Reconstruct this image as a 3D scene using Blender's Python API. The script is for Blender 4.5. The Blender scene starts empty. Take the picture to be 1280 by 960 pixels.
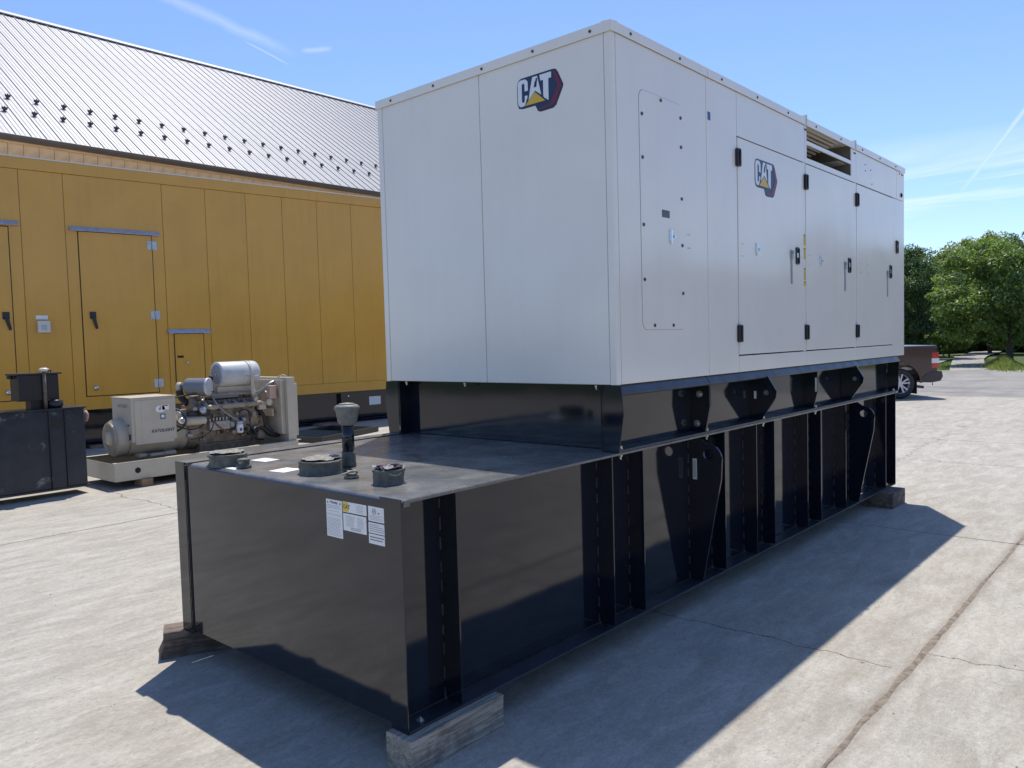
import bpy, bmesh, math, random
from mathutils import Vector, Matrix
random.seed(7)
SC = bpy.context.scene
COL = SC.collection
R = math.radians

# ------------------------------------------------------------------ camera
cam_d = bpy.data.cameras.new('camera'); cam = bpy.data.objects.new('camera', cam_d); COL.objects.link(cam)
YAW, PITCH, ROLL = 0.7262, -0.0538, -0.0273
fw = Vector((math.cos(PITCH)*math.cos(YAW), math.cos(PITCH)*math.sin(YAW), math.sin(PITCH)))
rt = fw.cross(Vector((0, 0, 1))).normalized(); up = rt.cross(fw)
r2 = rt*math.cos(ROLL)+up*math.sin(ROLL); u2 = -rt*math.sin(ROLL)+up*math.cos(ROLL)
M = Matrix((r2, u2, -fw)).transposed().to_4x4(); M.translation = Vector((-2.0959, -2.4909, 1.7952))
cam.matrix_world = M
cam_d.sensor_fit = 'HORIZONTAL'; cam_d.sensor_width = 36; cam_d.lens = 36*980.8/1280
cam_d.clip_start = 0.05; cam_d.clip_end = 3000
SC.camera = cam

# ------------------------------------------------------------------ node helpers
class NT:
    def __init__(s, tree): s.t = tree; s.n = tree.nodes; s.l = tree.links
    def node(s, ty, **kw):
        n = s.n.new(ty)
        for k, v in kw.items():
            if k.startswith('i_'):
                key = k[2:]
                key = int(key) if key.isdigit() else key.replace('_', ' ')
                if hasattr(v, 'is_output') or isinstance(v, bpy.types.NodeSocket): s.l.new(v, n.inputs[key])
                else: n.inputs[key].default_value = v
            else: setattr(n, k, v)
        return n
    def m(s, op, a, b=None, c=None, clamp=False):
        n = s.n.new('ShaderNodeMath'); n.operation = op; n.use_clamp = clamp
        for i, v in enumerate((a, b, c)):
            if v is None: continue
            if isinstance(v, bpy.types.NodeSocket): s.l.new(v, n.inputs[i])
            else: n.inputs[i].default_value = v
        return n.outputs[0]
    def vm(s, op, a, b=None):
        n = s.n.new('ShaderNodeVectorMath'); n.operation = op
        for i, v in enumerate((a, b)):
            if v is None: continue
            if isinstance(v, bpy.types.NodeSocket): s.l.new(v, n.inputs[i])
            else: n.inputs[i].default_value = v
        return n
    def noise(s, vec, scale, detail=4, rough=.5, dist=0):
        n = s.n.new('ShaderNodeTexNoise'); n.inputs['Scale'].default_value = scale
        n.inputs['Detail'].default_value = detail; n.inputs['Roughness'].default_value = rough
        n.inputs['Distortion'].default_value = dist
        if vec is not None: s.l.new(vec, n.inputs['Vector'])
        return n.outputs['Fac']
    def ramp(s, v, a, b, c0=0., c1=1.):
        n = s.n.new('ShaderNodeMapRange'); n.inputs[1].default_value = a; n.inputs[2].default_value = b
        n.inputs[3].default_value = c0; n.inputs[4].default_value = c1
        s.l.new(v, n.inputs[0]); return n.outputs[0]
    def mix(s, f, a, b, blend='MIX'):
        n = s.n.new('ShaderNodeMix'); n.data_type = 'RGBA'; n.blend_type = blend
        for k, v in ((0, f), (6, a), (7, b)):
            if isinstance(v, bpy.types.NodeSocket): s.l.new(v, n.inputs[k])
            else: n.inputs[k].default_value = v if k == 0 else (*v, 1)
        return n.outputs[2]

# ------------------------------------------------------------------ world, sun, exposure
SUN = Vector((.352, .240, 1.0)).normalized()
el = math.asin(SUN.z); az = math.atan2(SUN.x, SUN.y)
W = bpy.data.worlds.new('World'); SC.world = W; W.use_nodes = True
w = NT(W.node_tree); w.n.clear()
sky = w.node('ShaderNodeTexSky', sky_type='NISHITA', sun_disc=False, sun_elevation=el, sun_rotation=az,
             altitude=200, air_density=1.0, dust_density=0.25, ozone_density=2.6)
tc = w.node('ShaderNodeTexCoord').outputs['Generated']
sep = w.node('ShaderNodeSeparateXYZ', i_0=tc)
X, Yv, Z = sep.outputs
# stretched high wisps in a low band of the sky
zc = w.m('MAXIMUM', Z, 0.03)
u = w.m('DIVIDE', X, zc); v = w.m('DIVIDE', Yv, zc)
cv = w.node('ShaderNodeCombineXYZ', i_0=u, i_1=v, i_2=0.0).outputs[0]
rot = w.node('ShaderNodeMapping', i_Vector=cv, i_Rotation=(0, 0, -.55), i_Scale=(1.0, .33, 1))
n1 = w.noise(rot.outputs[0], .55, 7, .62, .6)
band = w.m('MULTIPLY', w.ramp(Z, .10, .135), w.ramp(Z, .215, .175))
c1 = w.m('MULTIPLY', w.ramp(n1, .50, .76), band)
n2 = w.noise(rot.outputs[0], 1.3, 6, .6, .4)
c2 = w.m('MULTIPLY', w.ramp(n2, .62, .80, 0, .18), w.ramp(Z, .35, .5))
cl = w.m('ADD', w.m('MULTIPLY', c1, .8), c2)
def trail(n, cdir, half, width, fade):
    # contrail: thin arc round the plane normal n, limited to half round cdir
    n = Vector(n).normalized(); cdir = Vector(cdir).normalized()
    wob = w.m('MULTIPLY', w.m('SUBTRACT', w.noise(tc, 14, 4), .5), width*2.2)
    d = w.m('ABSOLUTE', w.m('ADD', w.vm('DOT_PRODUCT', tc, tuple(n)).outputs['Value'], wob))
    a = w.ramp(d, width, 0)
    q = w.ramp(w.vm('DOT_PRODUCT', tc, tuple(cdir)).outputs['Value'], math.cos(half), math.cos(half*.5))
    return w.m('MULTIPLY', w.m('MULTIPLY', a, q), fade)
def arc(a, b, width, fade, ext=1.0):
    a = Vector(a).normalized(); b = Vector(b).normalized(); c = (a+b).normalized()
    return trail(a.cross(b), c, math.acos(max(-1, min(1, a.dot(c))))*ext*1.6, width, fade)
tr = [arc((.9674, .1794, .1786), (.9600, .1300, .2400), .0032, .30, 1.3),
      arc((.4085, .8327, .3738), (.4798, .8045, .3501), .008, .17, 1.5),
      arc((.4842, .8063, .3396), (.514, .7934, .326), .0014, .22),
      arc((.535, .7757, .3385), (.553, .760, .3405), .004, .20)]
tot = cl
for q in tr: tot = w.m('MAXIMUM', tot, q)
skyc = w.mix(1.0, sky.outputs[0], (.91, .975, 1.17), 'MULTIPLY')
white = w.mix(1.0, w.node('ShaderNodeRGB').outputs[0], (1, 1, 1), 'MULTIPLY')
w.n['RGB'].outputs[0].default_value = (7.4, 7.6, 8.0, 1)
col = w.mix(w.m('MULTIPLY', tot, 1.0, clamp=True), skyc, white)
bg = w.node('ShaderNodeBackground', i_Color=col, i_Strength=0.125)
w.l.new(bg.outputs[0], w.node('ShaderNodeOutputWorld').inputs[0])

sd = bpy.data.lights.new('sun', 'SUN'); sd.energy = 4.1; sd.angle = R(.53); sd.color = (1, .945, .86)
so = bpy.data.objects.new('sun', sd); COL.objects.link(so)
so.rotation_euler = SUN.to_track_quat('Z', 'Y').to_euler()
so.location = (0, 0, 30)
SC.view_settings.view_transform = 'Standard'; SC.view_settings.look = 'None'
SC.view_settings.exposure = 0.38; SC.view_settings.gamma = 1

# ------------------------------------------------------------------ materials
MATS = {}
def mat(name, color, rough=.5, metal=0., spec=.5, ior=1.5, var=.0, vscale=6., vcol=None, bump=0., bscale=40., wave=0., wscale=1.5,
        coat=0., grime=None, rvar=0., streak=0.):
    if name in MATS: return MATS[name]
    m = bpy.data.materials.new(name); m.use_nodes = True; t = NT(m.node_tree); t.n.clear()
    p = t.node('ShaderNodeBsdfPrincipled'); p.inputs['Roughness'].default_value = rough
    p.inputs['Metallic'].default_value = metal; p.inputs['IOR'].default_value = ior
    p.inputs['Specular IOR Level'].default_value = spec; p.inputs['Coat Weight'].default_value = coat
    p.inputs['Coat Roughness'].default_value = .06
    co = t.node('ShaderNodeTexCoord').outputs['Object']
    c = None
    if var or vcol:
        n = t.noise(co, vscale, 6, .6, .3)
        c = t.mix(t.ramp(n, .38, .66), color, vcol or tuple(min(1, x*(1-var)) for x in color))
    if grime:                                   # small specks of dirt
        gcol, amt, gs = grime
        g = t.ramp(t.noise(co, gs, 8, .7), .60, .78, 0, amt)
        c = t.mix(g, c if c is not None else color, gcol)
    if streak:                                  # rain-washed dust running down the sheet
        sv = t.node('ShaderNodeMapping', i_Vector=co, i_Scale=(9, 9, .35)).outputs[0]
        q = t.m('MULTIPLY', t.ramp(t.noise(sv, 1, 6, .65, .2), .42, .72), t.ramp(t.noise(co, 1.3, 4), .38, .62))
        c = t.mix(t.m('MULTIPLY', q, streak), c if c is not None else color, tuple(x*.62 for x in color))
    if c is not None: t.l.new(c, p.inputs['Base Color'])
    else: p.inputs['Base Color'].default_value = (*color, 1)
    if rvar:
        t.l.new(t.ramp(t.noise(co, vscale*1.7, 5), .35, .7, rough, rough+rvar), p.inputs['Roughness'])
    nrm = None
    if wave:
        b = t.node('ShaderNodeBump', i_Strength=1.0, i_Distance=wave, i_Height=t.noise(co, wscale, 2, .4)); nrm = b.outputs[0]
    if bump:
        b = t.node('ShaderNodeBump', i_Strength=1.0, i_Distance=bump, i_Height=t.noise(co, bscale, 5, .6))
        if nrm is not None: t.l.new(nrm, b.inputs['Normal'])
        nrm = b.outputs[0]
    if nrm is not None: t.l.new(nrm, p.inputs['Normal'])
    t.l.new(p.outputs[0], t.node('ShaderNodeOutputMaterial').inputs[0])
    MATS[name] = m; return m

WHITE = mat('white_paint', (.83, .785, .715), .13, ior=1.5, var=.05, vscale=1.2, wave=.007, wscale=1.2, bump=.00006, bscale=260, streak=.09)
WHITE2 = mat('cream_paint', (.66, .64, .58), .35, var=.08, vscale=3)
BLACK = mat('black_gloss_paint', (.008, .012, .020), .06, ior=1.54, wave=.0022, wscale=2.2, bump=.00004, bscale=300, grime=((.07, .07, .07), .25, 4))
DECK = mat('black_deck_paint', (.078, .080, .080), .22, ior=1.6, vcol=(.18, .175, .16), vscale=3.5, wave=.0015, wscale=2.5, rvar=.16, grime=((.26, .25, .23), .8, 9))
DUSTY = mat('dusty_black_paint', (.020, .024, .032), .33, ior=1.55, vcol=(.035, .040, .050), vscale=5, rvar=.15, grime=((.12, .12, .12), .5, 12))
BLACKSAT = mat('black_satin', (.014, .016, .020), .35, ior=1.5)
RUBBER = mat('black_rubber', (.018, .018, .020), .55)
DARK = mat('dark_gap', (.01, .01, .011), .8)
GAPW = mat('seam_shadow_paint', (.30, .30, .29), .6)
YELLOW = mat('yellow_paint', (.67, .345, .052), .20, var=.08, vscale=1.1, wave=.006, wscale=1.1, streak=.3, grime=((.52, .30, .10), .25, 3))
ZINC = mat('galvanised_steel', (.52, .55, .60), .38, metal=.75, var=.25, vscale=16)
CHROME = mat('polished_metal', (.72, .73, .75), .18, metal=1.)
OFFW = mat('engine_beige', (.50, .44, .345), .42, var=.15, vscale=5, grime=((.12, .10, .085), .85, 9))
OFFW2 = mat('beige_sheet_metal', (.50, .45, .36), .4, var=.08, vscale=4, grime=((.30, .26, .21), .5, 8))
ENG = mat('oily_engine_beige', (.34, .275, .21), .5, vcol=(.15, .12, .09), vscale=9, grime=((.05, .045, .04), .8, 22), bump=.006, bscale=30)
LGREY = mat('light_grey_canister', (.50, .52, .53), .45, var=.18, vscale=6, grime=((.3, .3, .3), .4, 12))
BOLT = mat('zinc_bolt', (.55, .54, .50), .3, metal=.8)
SCREW = mat('dark_screw', (.05, .05, .055), .4)
PAPER = mat('white_label', (.78, .78, .77), .5)
PRINT = mat('label_print', (.16, .16, .17), .7)
PRINTG = mat('faint_label_print', (.42, .42, .43), .7)
YLAB = mat('yellow_label', (.72, .54, .10), .5)
NAVY = mat('emblem_navy', (.012, .028, .075), .35)
WINE = mat('emblem_wine_red', (.16, .012, .035), .35)
EMW = mat('emblem_white', (.74, .76, .80), .35)
EMY = mat('emblem_yellow', (.66, .42, .04), .35)
WOOD = mat('weathered_wood', (.26, .235, .20), .85, vcol=(.15, .135, .115), vscale=7, bump=.006, bscale=18)
WOODB = mat('brown_wood_block', (.30, .19, .12), .85, vcol=(.18, .11, .07), vscale=12, bump=.004, bscale=30)
COVER = mat('grey_green_wrap', (.135, .135, .108), .62, vcol=(.075, .077, .062), vscale=30, bump=.006, bscale=50)
COVERTOP = mat('pale_dusty_tape', (.30, .28, .23), .7, vcol=(.10, .095, .085), vscale=45, bump=.006, bscale=70)
PINKCAP = mat('dull_pink_cap', (.33, .22, .19), .6)
SCRATCH = mat('scuffed_black_paint', (.012, .019, .031), .30, vcol=(.024, .033, .046), vscale=4, grime=((.42, .43, .44), 1., 2.6))
GUTTER = mat('brown_gutter', (.115, .09, .075), .45, var=.2, vscale=2)
BOARD = mat('pale_pine_board', (.78, .50, .26), .7, var=.25, vscale=2.5)
ROOFM = mat('bare_metal_roof', (.345, .345, .36), .5, metal=.0, var=.12, vscale=3)
GUARD = mat('dark_snow_guard', (.05, .05, .055), .5)
MAROON = mat('dark_maroon_car_paint', (.042, .010, .014), .25, coat=1., metal=.2)
GLASS = mat('dark_glass', (.012, .015, .018), .04, ior=1.5)
REDL = mat('red_lens', (.50, .015, .02), .15, coat=1.)
CLRL = mat('clear_lens', (.75, .75, .76), .15)
BARK = mat('bark', (.075, .06, .045), .9, vcol=(.04, .032, .025), vscale=9, bump=.02, bscale=12)
PLATE = mat('blue_grey_plate', (.10, .15, .24), .4)
REDH = mat('red_cable', (.20, .045, .035), .5)
PINK = mat('faded_pink_casting', (.50, .35, .28), .5)

def leafmat(name, c1, c2, c3):
    m = bpy.data.materials.new(name); m.use_nodes = True; t = NT(m.node_tree); t.n.clear()
    co = t.node('ShaderNodeTexCoord').outputs['Object']
    n = t.noise(co, .9, 3); n2 = t.noise(co, 9, 2)
    c = t.mix(t.ramp(n, .35, .65), c1, c2); c = t.mix(t.ramp(n2, .5, .75), c, c3)
    p = t.node('ShaderNodeBsdfPrincipled', i_Base_Color=c, i_Roughness=.45)
    tl = t.node('ShaderNodeBsdfTranslucent', i_Color=t.mix(1.0, c, (1.5, 1.7, .8), 'MULTIPLY'))
    mx = t.node('ShaderNodeMixShader', i_0=.45)
    t.l.new(p.outputs[0], mx.inputs[1]); t.l.new(tl.outputs[0], mx.inputs[2])
    t.l.new(mx.outputs[0], t.node('ShaderNodeOutputMaterial').inputs[0]); return m
LEAF_D = leafmat('dark_leaves', (.06, .10, .045), (.095, .145, .065), (.15, .19, .11))
LEAF_G = leafmat('green_leaves', (.095, .155, .045), (.16, .22, .06), (.22, .26, .11))
LEAF_Y = leafmat('light_leaves', (.17, .20, .07), (.23, .25, .09), (.28, .28, .13))

def groundmat(name, kind):
    m = bpy.data.materials.new(name); m.use_nodes = True; t = NT(m.node_tree); t.n.clear()
    geo = t.node('ShaderNodeNewGeometry').outputs['Position']
    sp = t.node('ShaderNodeSeparateXYZ', i_0=geo); x, y, z = sp.outputs
    mp = t.node('ShaderNodeMapping', i_Vector=geo, i_Scale=(.55, 1.6, 1), i_Rotation=(0, 0, -.12)).outputs[0]
    big = t.noise(mp, .9, 5, .6, .5); mid = t.noise(mp, 5, 7, .68, .6); fine = t.noise(geo, 42, 6, .75); grain = t.noise(geo, 230, 3, .7)
    if kind == 'concrete':
        c = t.mix(t.ramp(big, .32, .68), (.315, .288, .237), (.372, .345, .292))
        c = t.mix(t.ramp(mid, .42, .68, 0, .55), c, (.50, .475, .425))
        c = t.mix(t.ramp(t.noise(mp, 11, 6, .72, .8), .52, .70, 0, .45), c, (.30, .275, .235))
        c = t.mix(t.ramp(fine, .56, .74, 0, .50), c, (.26, .24, .21))
        c = t.mix(t.ramp(grain, .55, .8, 0, .45), c, (.24, .225, .20))
        spots = t.node('ShaderNodeTexVoronoi', i_Vector=geo, i_Scale=1.9); spots.inputs['Randomness'].default_value = 1
        sf = t.ramp(t.m('ADD', spots.outputs['Distance'], t.m('MULTIPLY', fine, .05)), .055, .040, 0, .8)
        c = t.mix(t.m('MULTIPLY', sf, t.ramp(t.noise(geo, 1.1, 2), .5, .62)), c, (.13, .12, .105))
        c = t.mix(t.ramp(t.noise(mp, 70, 4, .8), .60, .70, 0, .75), c, (.62, .60, .55))
        c = t.mix(t.ramp(t.noise(mp, 28, 7, .8, .5), .54, .66, 0, .40), c, (.20, .185, .16))
        pit = t.node('ShaderNodeTexVoronoi', i_Vector=geo, i_Scale=26.)
        c = t.mix(t.m('MULTIPLY', t.ramp(pit.outputs['Distance'], .16, .10, 0, .7), t.ramp(t.noise(geo, 6, 3), .52, .62)), c, (.16, .15, .13))
        # faint greenish-grey damp patches
        c = t.mix(t.ramp(t.noise(geo, .7, 4, .6), .60, .74, 0, .45), c, (.27, .27, .25))
        # brown dirt washed along the long joint
        dj = t.m('ABSOLUTE', t.m('ADD', t.m('SUBTRACT', y, -1.33), t.m('MULTIPLY', t.m('SUBTRACT', t.noise(geo, 3.5, 5, .7), .5), .09)))
        dirt = t.m('MULTIPLY', t.ramp(dj, .062, .022), t.ramp(t.noise(geo, 9, 5, .7), .30, .55, .55, 1.))
        c = t.mix(t.m('MULTIPLY', dirt, .40), c, (.19, .15, .115))
        sp1 = t.noise(geo, 26, 8, .82); sp2 = t.noise(mp, 75, 5, .8, .3)
        mul = t.m('MULTIPLY', t.ramp(sp1, .36, .64, .87, 1.13), t.ramp(sp2, .34, .66, .86, 1.14))
        mul = t.m('MULTIPLY', mul, t.ramp(t.noise(mp, 2.4, 6, .65, 1.2), .36, .64, .90, 1.08))
        c = t.mix(1.0, c, t.node('ShaderNodeCombineXYZ', i_0=mul, i_1=mul, i_2=mul).outputs[0], 'MULTIPLY')
        # hairline cracks: wandering lines
        def crack(coord, other, pos, lo, hi, amp, wd, seed):
            nn = t.noise(t.vm('ADD', geo, (seed, seed*2, 0)).outputs[0], 1.6, 7, .62)
            d = t.m('ABSOLUTE', t.m('ADD', t.m('SUBTRACT', coord, pos), t.m('MULTIPLY', t.m('SUBTRACT', nn, .5), amp)))
            a = t.ramp(d, wd, wd*.4)
            g = t.m('MULTIPLY', t.m('GREATER_THAN', other, lo), t.m('LESS_THAN', other, hi))
            return t.m('MULTIPLY', a, g)
        cr = None
        for a in ((x, y, 2.30, -1.25, 1.9, .42, .006, 3.), (x, y, 2.63, -3.6, -1.33, .42, .005, 8.),
                  (y, x, -2.9, 3.2, 9., .9, .004, 5.), (x, y, 1.95, 6.1, 13., .3, .007, 12.),
                  (x, y, 9.7, -3, 6., .7, .008, 17.), (y, x, .8, 7.4, 15., 1.1, .006, 21.), (x, y, 14.2, -4, 6, 1.2, .008, 27.),
                  (y, x, 8.0, -6, .2, .8, .005, 31.)):
            k = crack(*a); cr = k if cr is None else t.m('MAXIMUM', cr, k)
        c = t.mix(t.m('MULTIPLY', cr, .82), c, (.07, .062, .055))
        hgt = t.m('SUBTRACT', t.m('ADD', t.m('MULTIPLY', fine, .5), t.m('ADD', t.m('MULTIPLY', mid, 1.2), t.m('MULTIPLY', grain, .25))), t.m('MULTIPLY', cr, 1.2))
        bd, rough = .006, .85
    elif kind == 'asphalt':
        c = t.mix(t.ramp(big, .35, .7), (.235, .225, .205), (.31, .295, .27))
        st = t.noise(t.node('ShaderNodeMapping', i_Vector=geo, i_Scale=(.9, .18, 1), i_Rotation=(0, 0, .3)).outputs[0], 1.0, 7, .7, .8)
        c = t.mix(t.ramp(st, .48, .66, 0, .7), c, (.13, .125, .12))
        c = t.mix(t.ramp(fine, .5, .8, 0, .5), c, (.20, .19, .18))
        hgt = t.m('ADD', fine, grain); bd, rough = .005, .9
    elif kind == 'gravel':
        c = t.mix(t.ramp(mid, .35, .7), (.36, .34, .31), (.27, .25, .22))
        c = t.mix(t.ramp(fine, .5, .75, 0, .6), c, (.18, .17, .15)); hgt = fine; bd, rough = .02, .95
    else:
        c = t.mix(t.ramp(mid, .35, .68), (.115, .155, .045), (.075, .115, .030))
        c = t.mix(t.ramp(fine, .5, .75, 0, .7), c, (.17, .18, .07)); hgt = t.m('ADD', fine, grain); bd, rough = .05, .95
    b = t.node('ShaderNodeBump', i_Strength=.9, i_Distance=bd, i_Height=hgt)
    p = t.node('ShaderNodeBsdfPrincipled', i_Base_Color=c, i_Roughness=rough, i_Normal=b.outputs[0])
    p.inputs['Specular IOR Level'].default_value = .3
    t.l.new(p.outputs[0], t.node('ShaderNodeOutputMaterial').inputs[0]); return m
CONC = groundmat('concrete', 'concrete'); ASPH = groundmat('old_asphalt', 'asphalt')
GRAV = groundmat('gravel', 'gravel'); LAWN = groundmat('lawn', 'lawn')
# straight-grain wood for the blocking
def grain(name, a, b, ax):
    m = bpy.data.materials.new(name); m.use_nodes = True; t = NT(m.node_tree); t.n.clear()
    co = t.node('ShaderNodeTexCoord').outputs['Object']
    sc = [55, 55, 55]; sc[ax] = 2.5
    mp = t.node('ShaderNodeMapping', i_Vector=co, i_Scale=tuple(sc)).outputs[0]
    n = t.noise(mp, 1, 6, .65, 1.2); n2 = t.noise(co, 9, 5, .6)
    c = t.mix(t.ramp(n, .42, .58), a, b); c = t.mix(t.ramp(n2, .48, .68, 0, .7), c, tuple(q*.45 for q in b))
    bm = t.node('ShaderNodeBump', i_Strength=1., i_Distance=.004, i_Height=n)
    p = t.node('ShaderNodeBsdfPrincipled', i_Base_Color=c, i_Roughness=.85, i_Normal=bm.outputs[0])
    t.l.new(p.outputs[0], t.node('ShaderNodeOutputMaterial').inputs[0]); return m
TIMBER = grain('grey_timber', (.40, .36, .29), (.20, .175, .14), 0)
DTIMBER = grain('dark_timber', (.21, .16, .12), (.09, .07, .055), 0)

# ------------------------------------------------------------------ mesh helpers
class MB:
    def __init__(s): s.v = []; s.f = []; s.sm = []
    def add(s, vs, fs, smooth=False):
        o = len(s.v); s.v += [tuple(q) for q in vs]; s.f += [tuple(o+i for i in f) for f in fs]; s.sm += [smooth]*len(fs); return s
    def box(s, x0, x1, y0, y1, z0, z1):
        return s.add([(x0, y0, z0), (x1, y0, z0), (x1, y1, z0), (x0, y1, z0), (x0, y0, z1), (x1, y0, z1), (x1, y1, z1), (x0, y1, z1)],
                     [(0, 3, 2, 1), (4, 5, 6, 7), (0, 1, 5, 4), (1, 2, 6, 5), (2, 3, 7, 6), (3, 0, 4, 7)])
    def prism(s, poly, ax, a0, a1):
        # poly of the two other coordinates in order (x: y,z / y: x,z / z: x,y)
        def mk(p, a):
            return {'x': (a, p[0], p[1]), 'y': (p[0], a, p[1]), 'z': (p[0], p[1], a)}[ax]
        n = len(poly); vs = [mk(p, a0) for p in poly]+[mk(p, a1) for p in poly]
        return s.add(vs, [tuple(range(n))[::-1], tuple(range(n, 2*n))]+[(i, (i+1) % n, n+(i+1) % n, n+i) for i in range(n)])
    def ring(s, outer, inner, ax, a0, a1):
        # plate with a hole: outer and inner loops of equal length
        def mk(p, a):
            return {'x': (a, p[0], p[1]), 'y': (p[0], a, p[1]), 'z': (p[0], p[1], a)}[ax]
        n = len(outer); vs = []
        for a in (a0, a1): vs += [mk(p, a) for p in outer]+[mk(p, a) for p in inner]
        fs = []
        for i in range(n):
            j = (i+1) % n
            fs += [(i, j, n+j, n+i), (2*n+i, 3*n+i, 3*n+j, 2*n+j), (i, 2*n+i, 2*n+j, j), (n+i, n+j, 3*n+j, 3*n+i)]
        return s.add(vs, fs)
    def cyl(s, p0, p1, r, n=16, rb=None, smooth=True, caps=True):
        p0 = Vector(p0); p1 = Vector(p1); d = (p1-p0).normalized(); rb = r if rb is None else rb
        a = d.orthogonal().normalized(); b = d.cross(a); vs = []
        for p, q in ((p0, r), (p1, rb)):
            for i in range(n):
                t = 2*math.pi*i/n; vs.append(p+(a*math.cos(t)+b*math.sin(t))*q)
        s.add(vs, [(i, (i+1) % n, n+(i+1) % n, n+i) for i in range(n)], smooth)
        if caps: s.add(vs, [tuple(range(n))[::-1], tuple(range(n, 2*n))])
        return s
    def lathe(s, base, axis, prof, n=24, jit=None, cap=True):
        base = Vector(base); d = Vector(axis).normalized(); a = d.orthogonal().normalized(); b = d.cross(a); vs = []
        for k, (q, h) in enumerate(prof):
            for i in range(n):
                t = 2*math.pi*i/n; jj = jit(k, i) if jit else 0
                vs.append(base+d*h+(a*math.cos(t)+b*math.sin(t))*(q+jj))
        m = len(prof)
        s.add(vs, [(k*n+i, k*n+(i+1) % n, (k+1)*n+(i+1) % n, (k+1)*n+i) for k in range(m-1) for i in range(n)], True)
        if cap:
            s.add([vs[i] for i in range(n)], [tuple(range(n))[::-1]]); s.add([vs[(m-1)*n+i] for i in range(n)], [tuple(range(n))])
        return s
    def tube(s, pts, r, n=10, taper=None):
        pts = [Vector(p) for p in pts]
        for _ in range(2):                              # round the bends
            q = [pts[0]]
            for i in range(len(pts)-1): q += [pts[i].lerp(pts[i+1], .25), pts[i].lerp(pts[i+1], .75)]
            pts = q+[pts[-1]] if len(pts) > 2 else pts
        N = len(pts); vs = []; ref = None
        for k, p in enumerate(pts):
            d = (pts[min(k+1, N-1)]-pts[max(k-1, 0)]).normalized()
            a = d.orthogonal().normalized() if ref is None else (ref-d*ref.dot(d)).normalized()
            ref = a; b = d.cross(a); rr = r if taper is None else r+(taper-r)*k/(N-1)
            for i in range(n):
                t = 2*math.pi*i/n; vs.append(p+(a*math.cos(t)+b*math.sin(t))*rr)
        s.add(vs, [(k*n+i, k*n+(i+1) % n, (k+1)*n+(i+1) % n, (k+1)*n+i) for k in range(N-1) for i in range(n)], True)
        s.add(vs[:n], [tuple(range(n))[::-1]]); s.add(vs[-n:], [tuple(range(n))]); return s
    def mesh(s, name, m=None, fix=True):
        me = bpy.data.meshes.new(name); me.from_pydata(s.v, [], s.f); me.polygons.foreach_set('use_smooth', s.sm)
        if fix:
            bm = bmesh.new(); bm.from_mesh(me); bmesh.ops.remove_doubles(bm, verts=bm.verts, dist=1e-5)
            bmesh.ops.recalc_face_normals(bm, faces=bm.faces); bm.to_mesh(me); bm.free()
        if m: me.materials.append(m)
        me.update(); return me
    def build(s, name, m, parent=None, bevel=0., kind=None, seg=2, fix=True, label=None):
        o = bpy.data.objects.new(name, s.mesh(name, m, fix)); COL.objects.link(o)
        if parent is not None: o.parent = parent
        if bevel:
            b = o.modifiers.new('edge', 'BEVEL'); b.width = bevel; b.segments = seg; b.limit_method = 'ANGLE'; b.angle_limit = R(40)
        if kind: o['kind'] = kind
        if label: o['label'] = label
        return o
def inst(name, me, parent=None, loc=(0, 0, 0), rot=(0, 0, 0), scale=(1, 1, 1), src=None):
    o = bpy.data.objects.new(name, me); COL.objects.link(o); o.location = loc; o.rotation_euler = rot; o.scale = scale
    if parent is not None: o.parent = parent
    return o
def empty(name, loc=(0, 0, 0), rz=0., label=None, cat=None, group=None, kind=None):
    o = bpy.data.objects.new(name, None); COL.objects.link(o); o.location = loc; o.rotation_euler = (0, 0, rz)
    o.empty_display_size = .2
    return tag(o, label, cat, group, kind)
def tag(o, label=None, cat=None, group=None, kind=None):
    if label: o['label'] = label
    if cat: o['category'] = cat
    if group: o['group'] = group
    if kind: o['kind'] = kind
    return o
def circ(cx, cy, r, n=20, a0=0.): return [(cx+r*math.cos(a0+2*math.pi*i/n), cy+r*math.sin(a0+2*math.pi*i/n)) for i in range(n)]
def text(name, body, size, m, parent, mw, depth=.0015, sx=1., bold=.0, align='CENTER', shear=0.):
    cu = bpy.data.curves.new(name, 'FONT'); cu.body = body; cu.size = size; cu.extrude = depth*.5; cu.offset = bold
    cu.align_x = align; cu.align_y = 'CENTER'; cu.resolution_u = 3; cu.shear = shear
    t = bpy.data.objects.new(name+'_curve', cu); COL.objects.link(t)
    dg = bpy.context.evaluated_depsgraph_get(); dg.update()
    me = bpy.data.meshes.new_from_object(t.evaluated_get(dg)); bpy.data.objects.remove(t)
    me.name = name; me.materials.clear(); me.materials.append(m)
    o = bpy.data.objects.new(name, me); COL.objects.link(o); o.parent = parent; o.matrix_local = mw @ Matrix.Diagonal((sx, 1, 1, 1)); return o
# local frames for flat print: on a face looking towards -x (reads left to right as y falls) and towards -y (as x grows)
def frame_mx(x, y, z): return Matrix(((0, 0, -1, x), (-1, 0, 0, y), (0, 1, 0, z), (0, 0, 0, 1)))
def frame_my(x, y, z): return Matrix(((1, 0, 0, x), (0, 0, -1, y), (0, 1, 0, z), (0, 0, 0, 1)))

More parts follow.
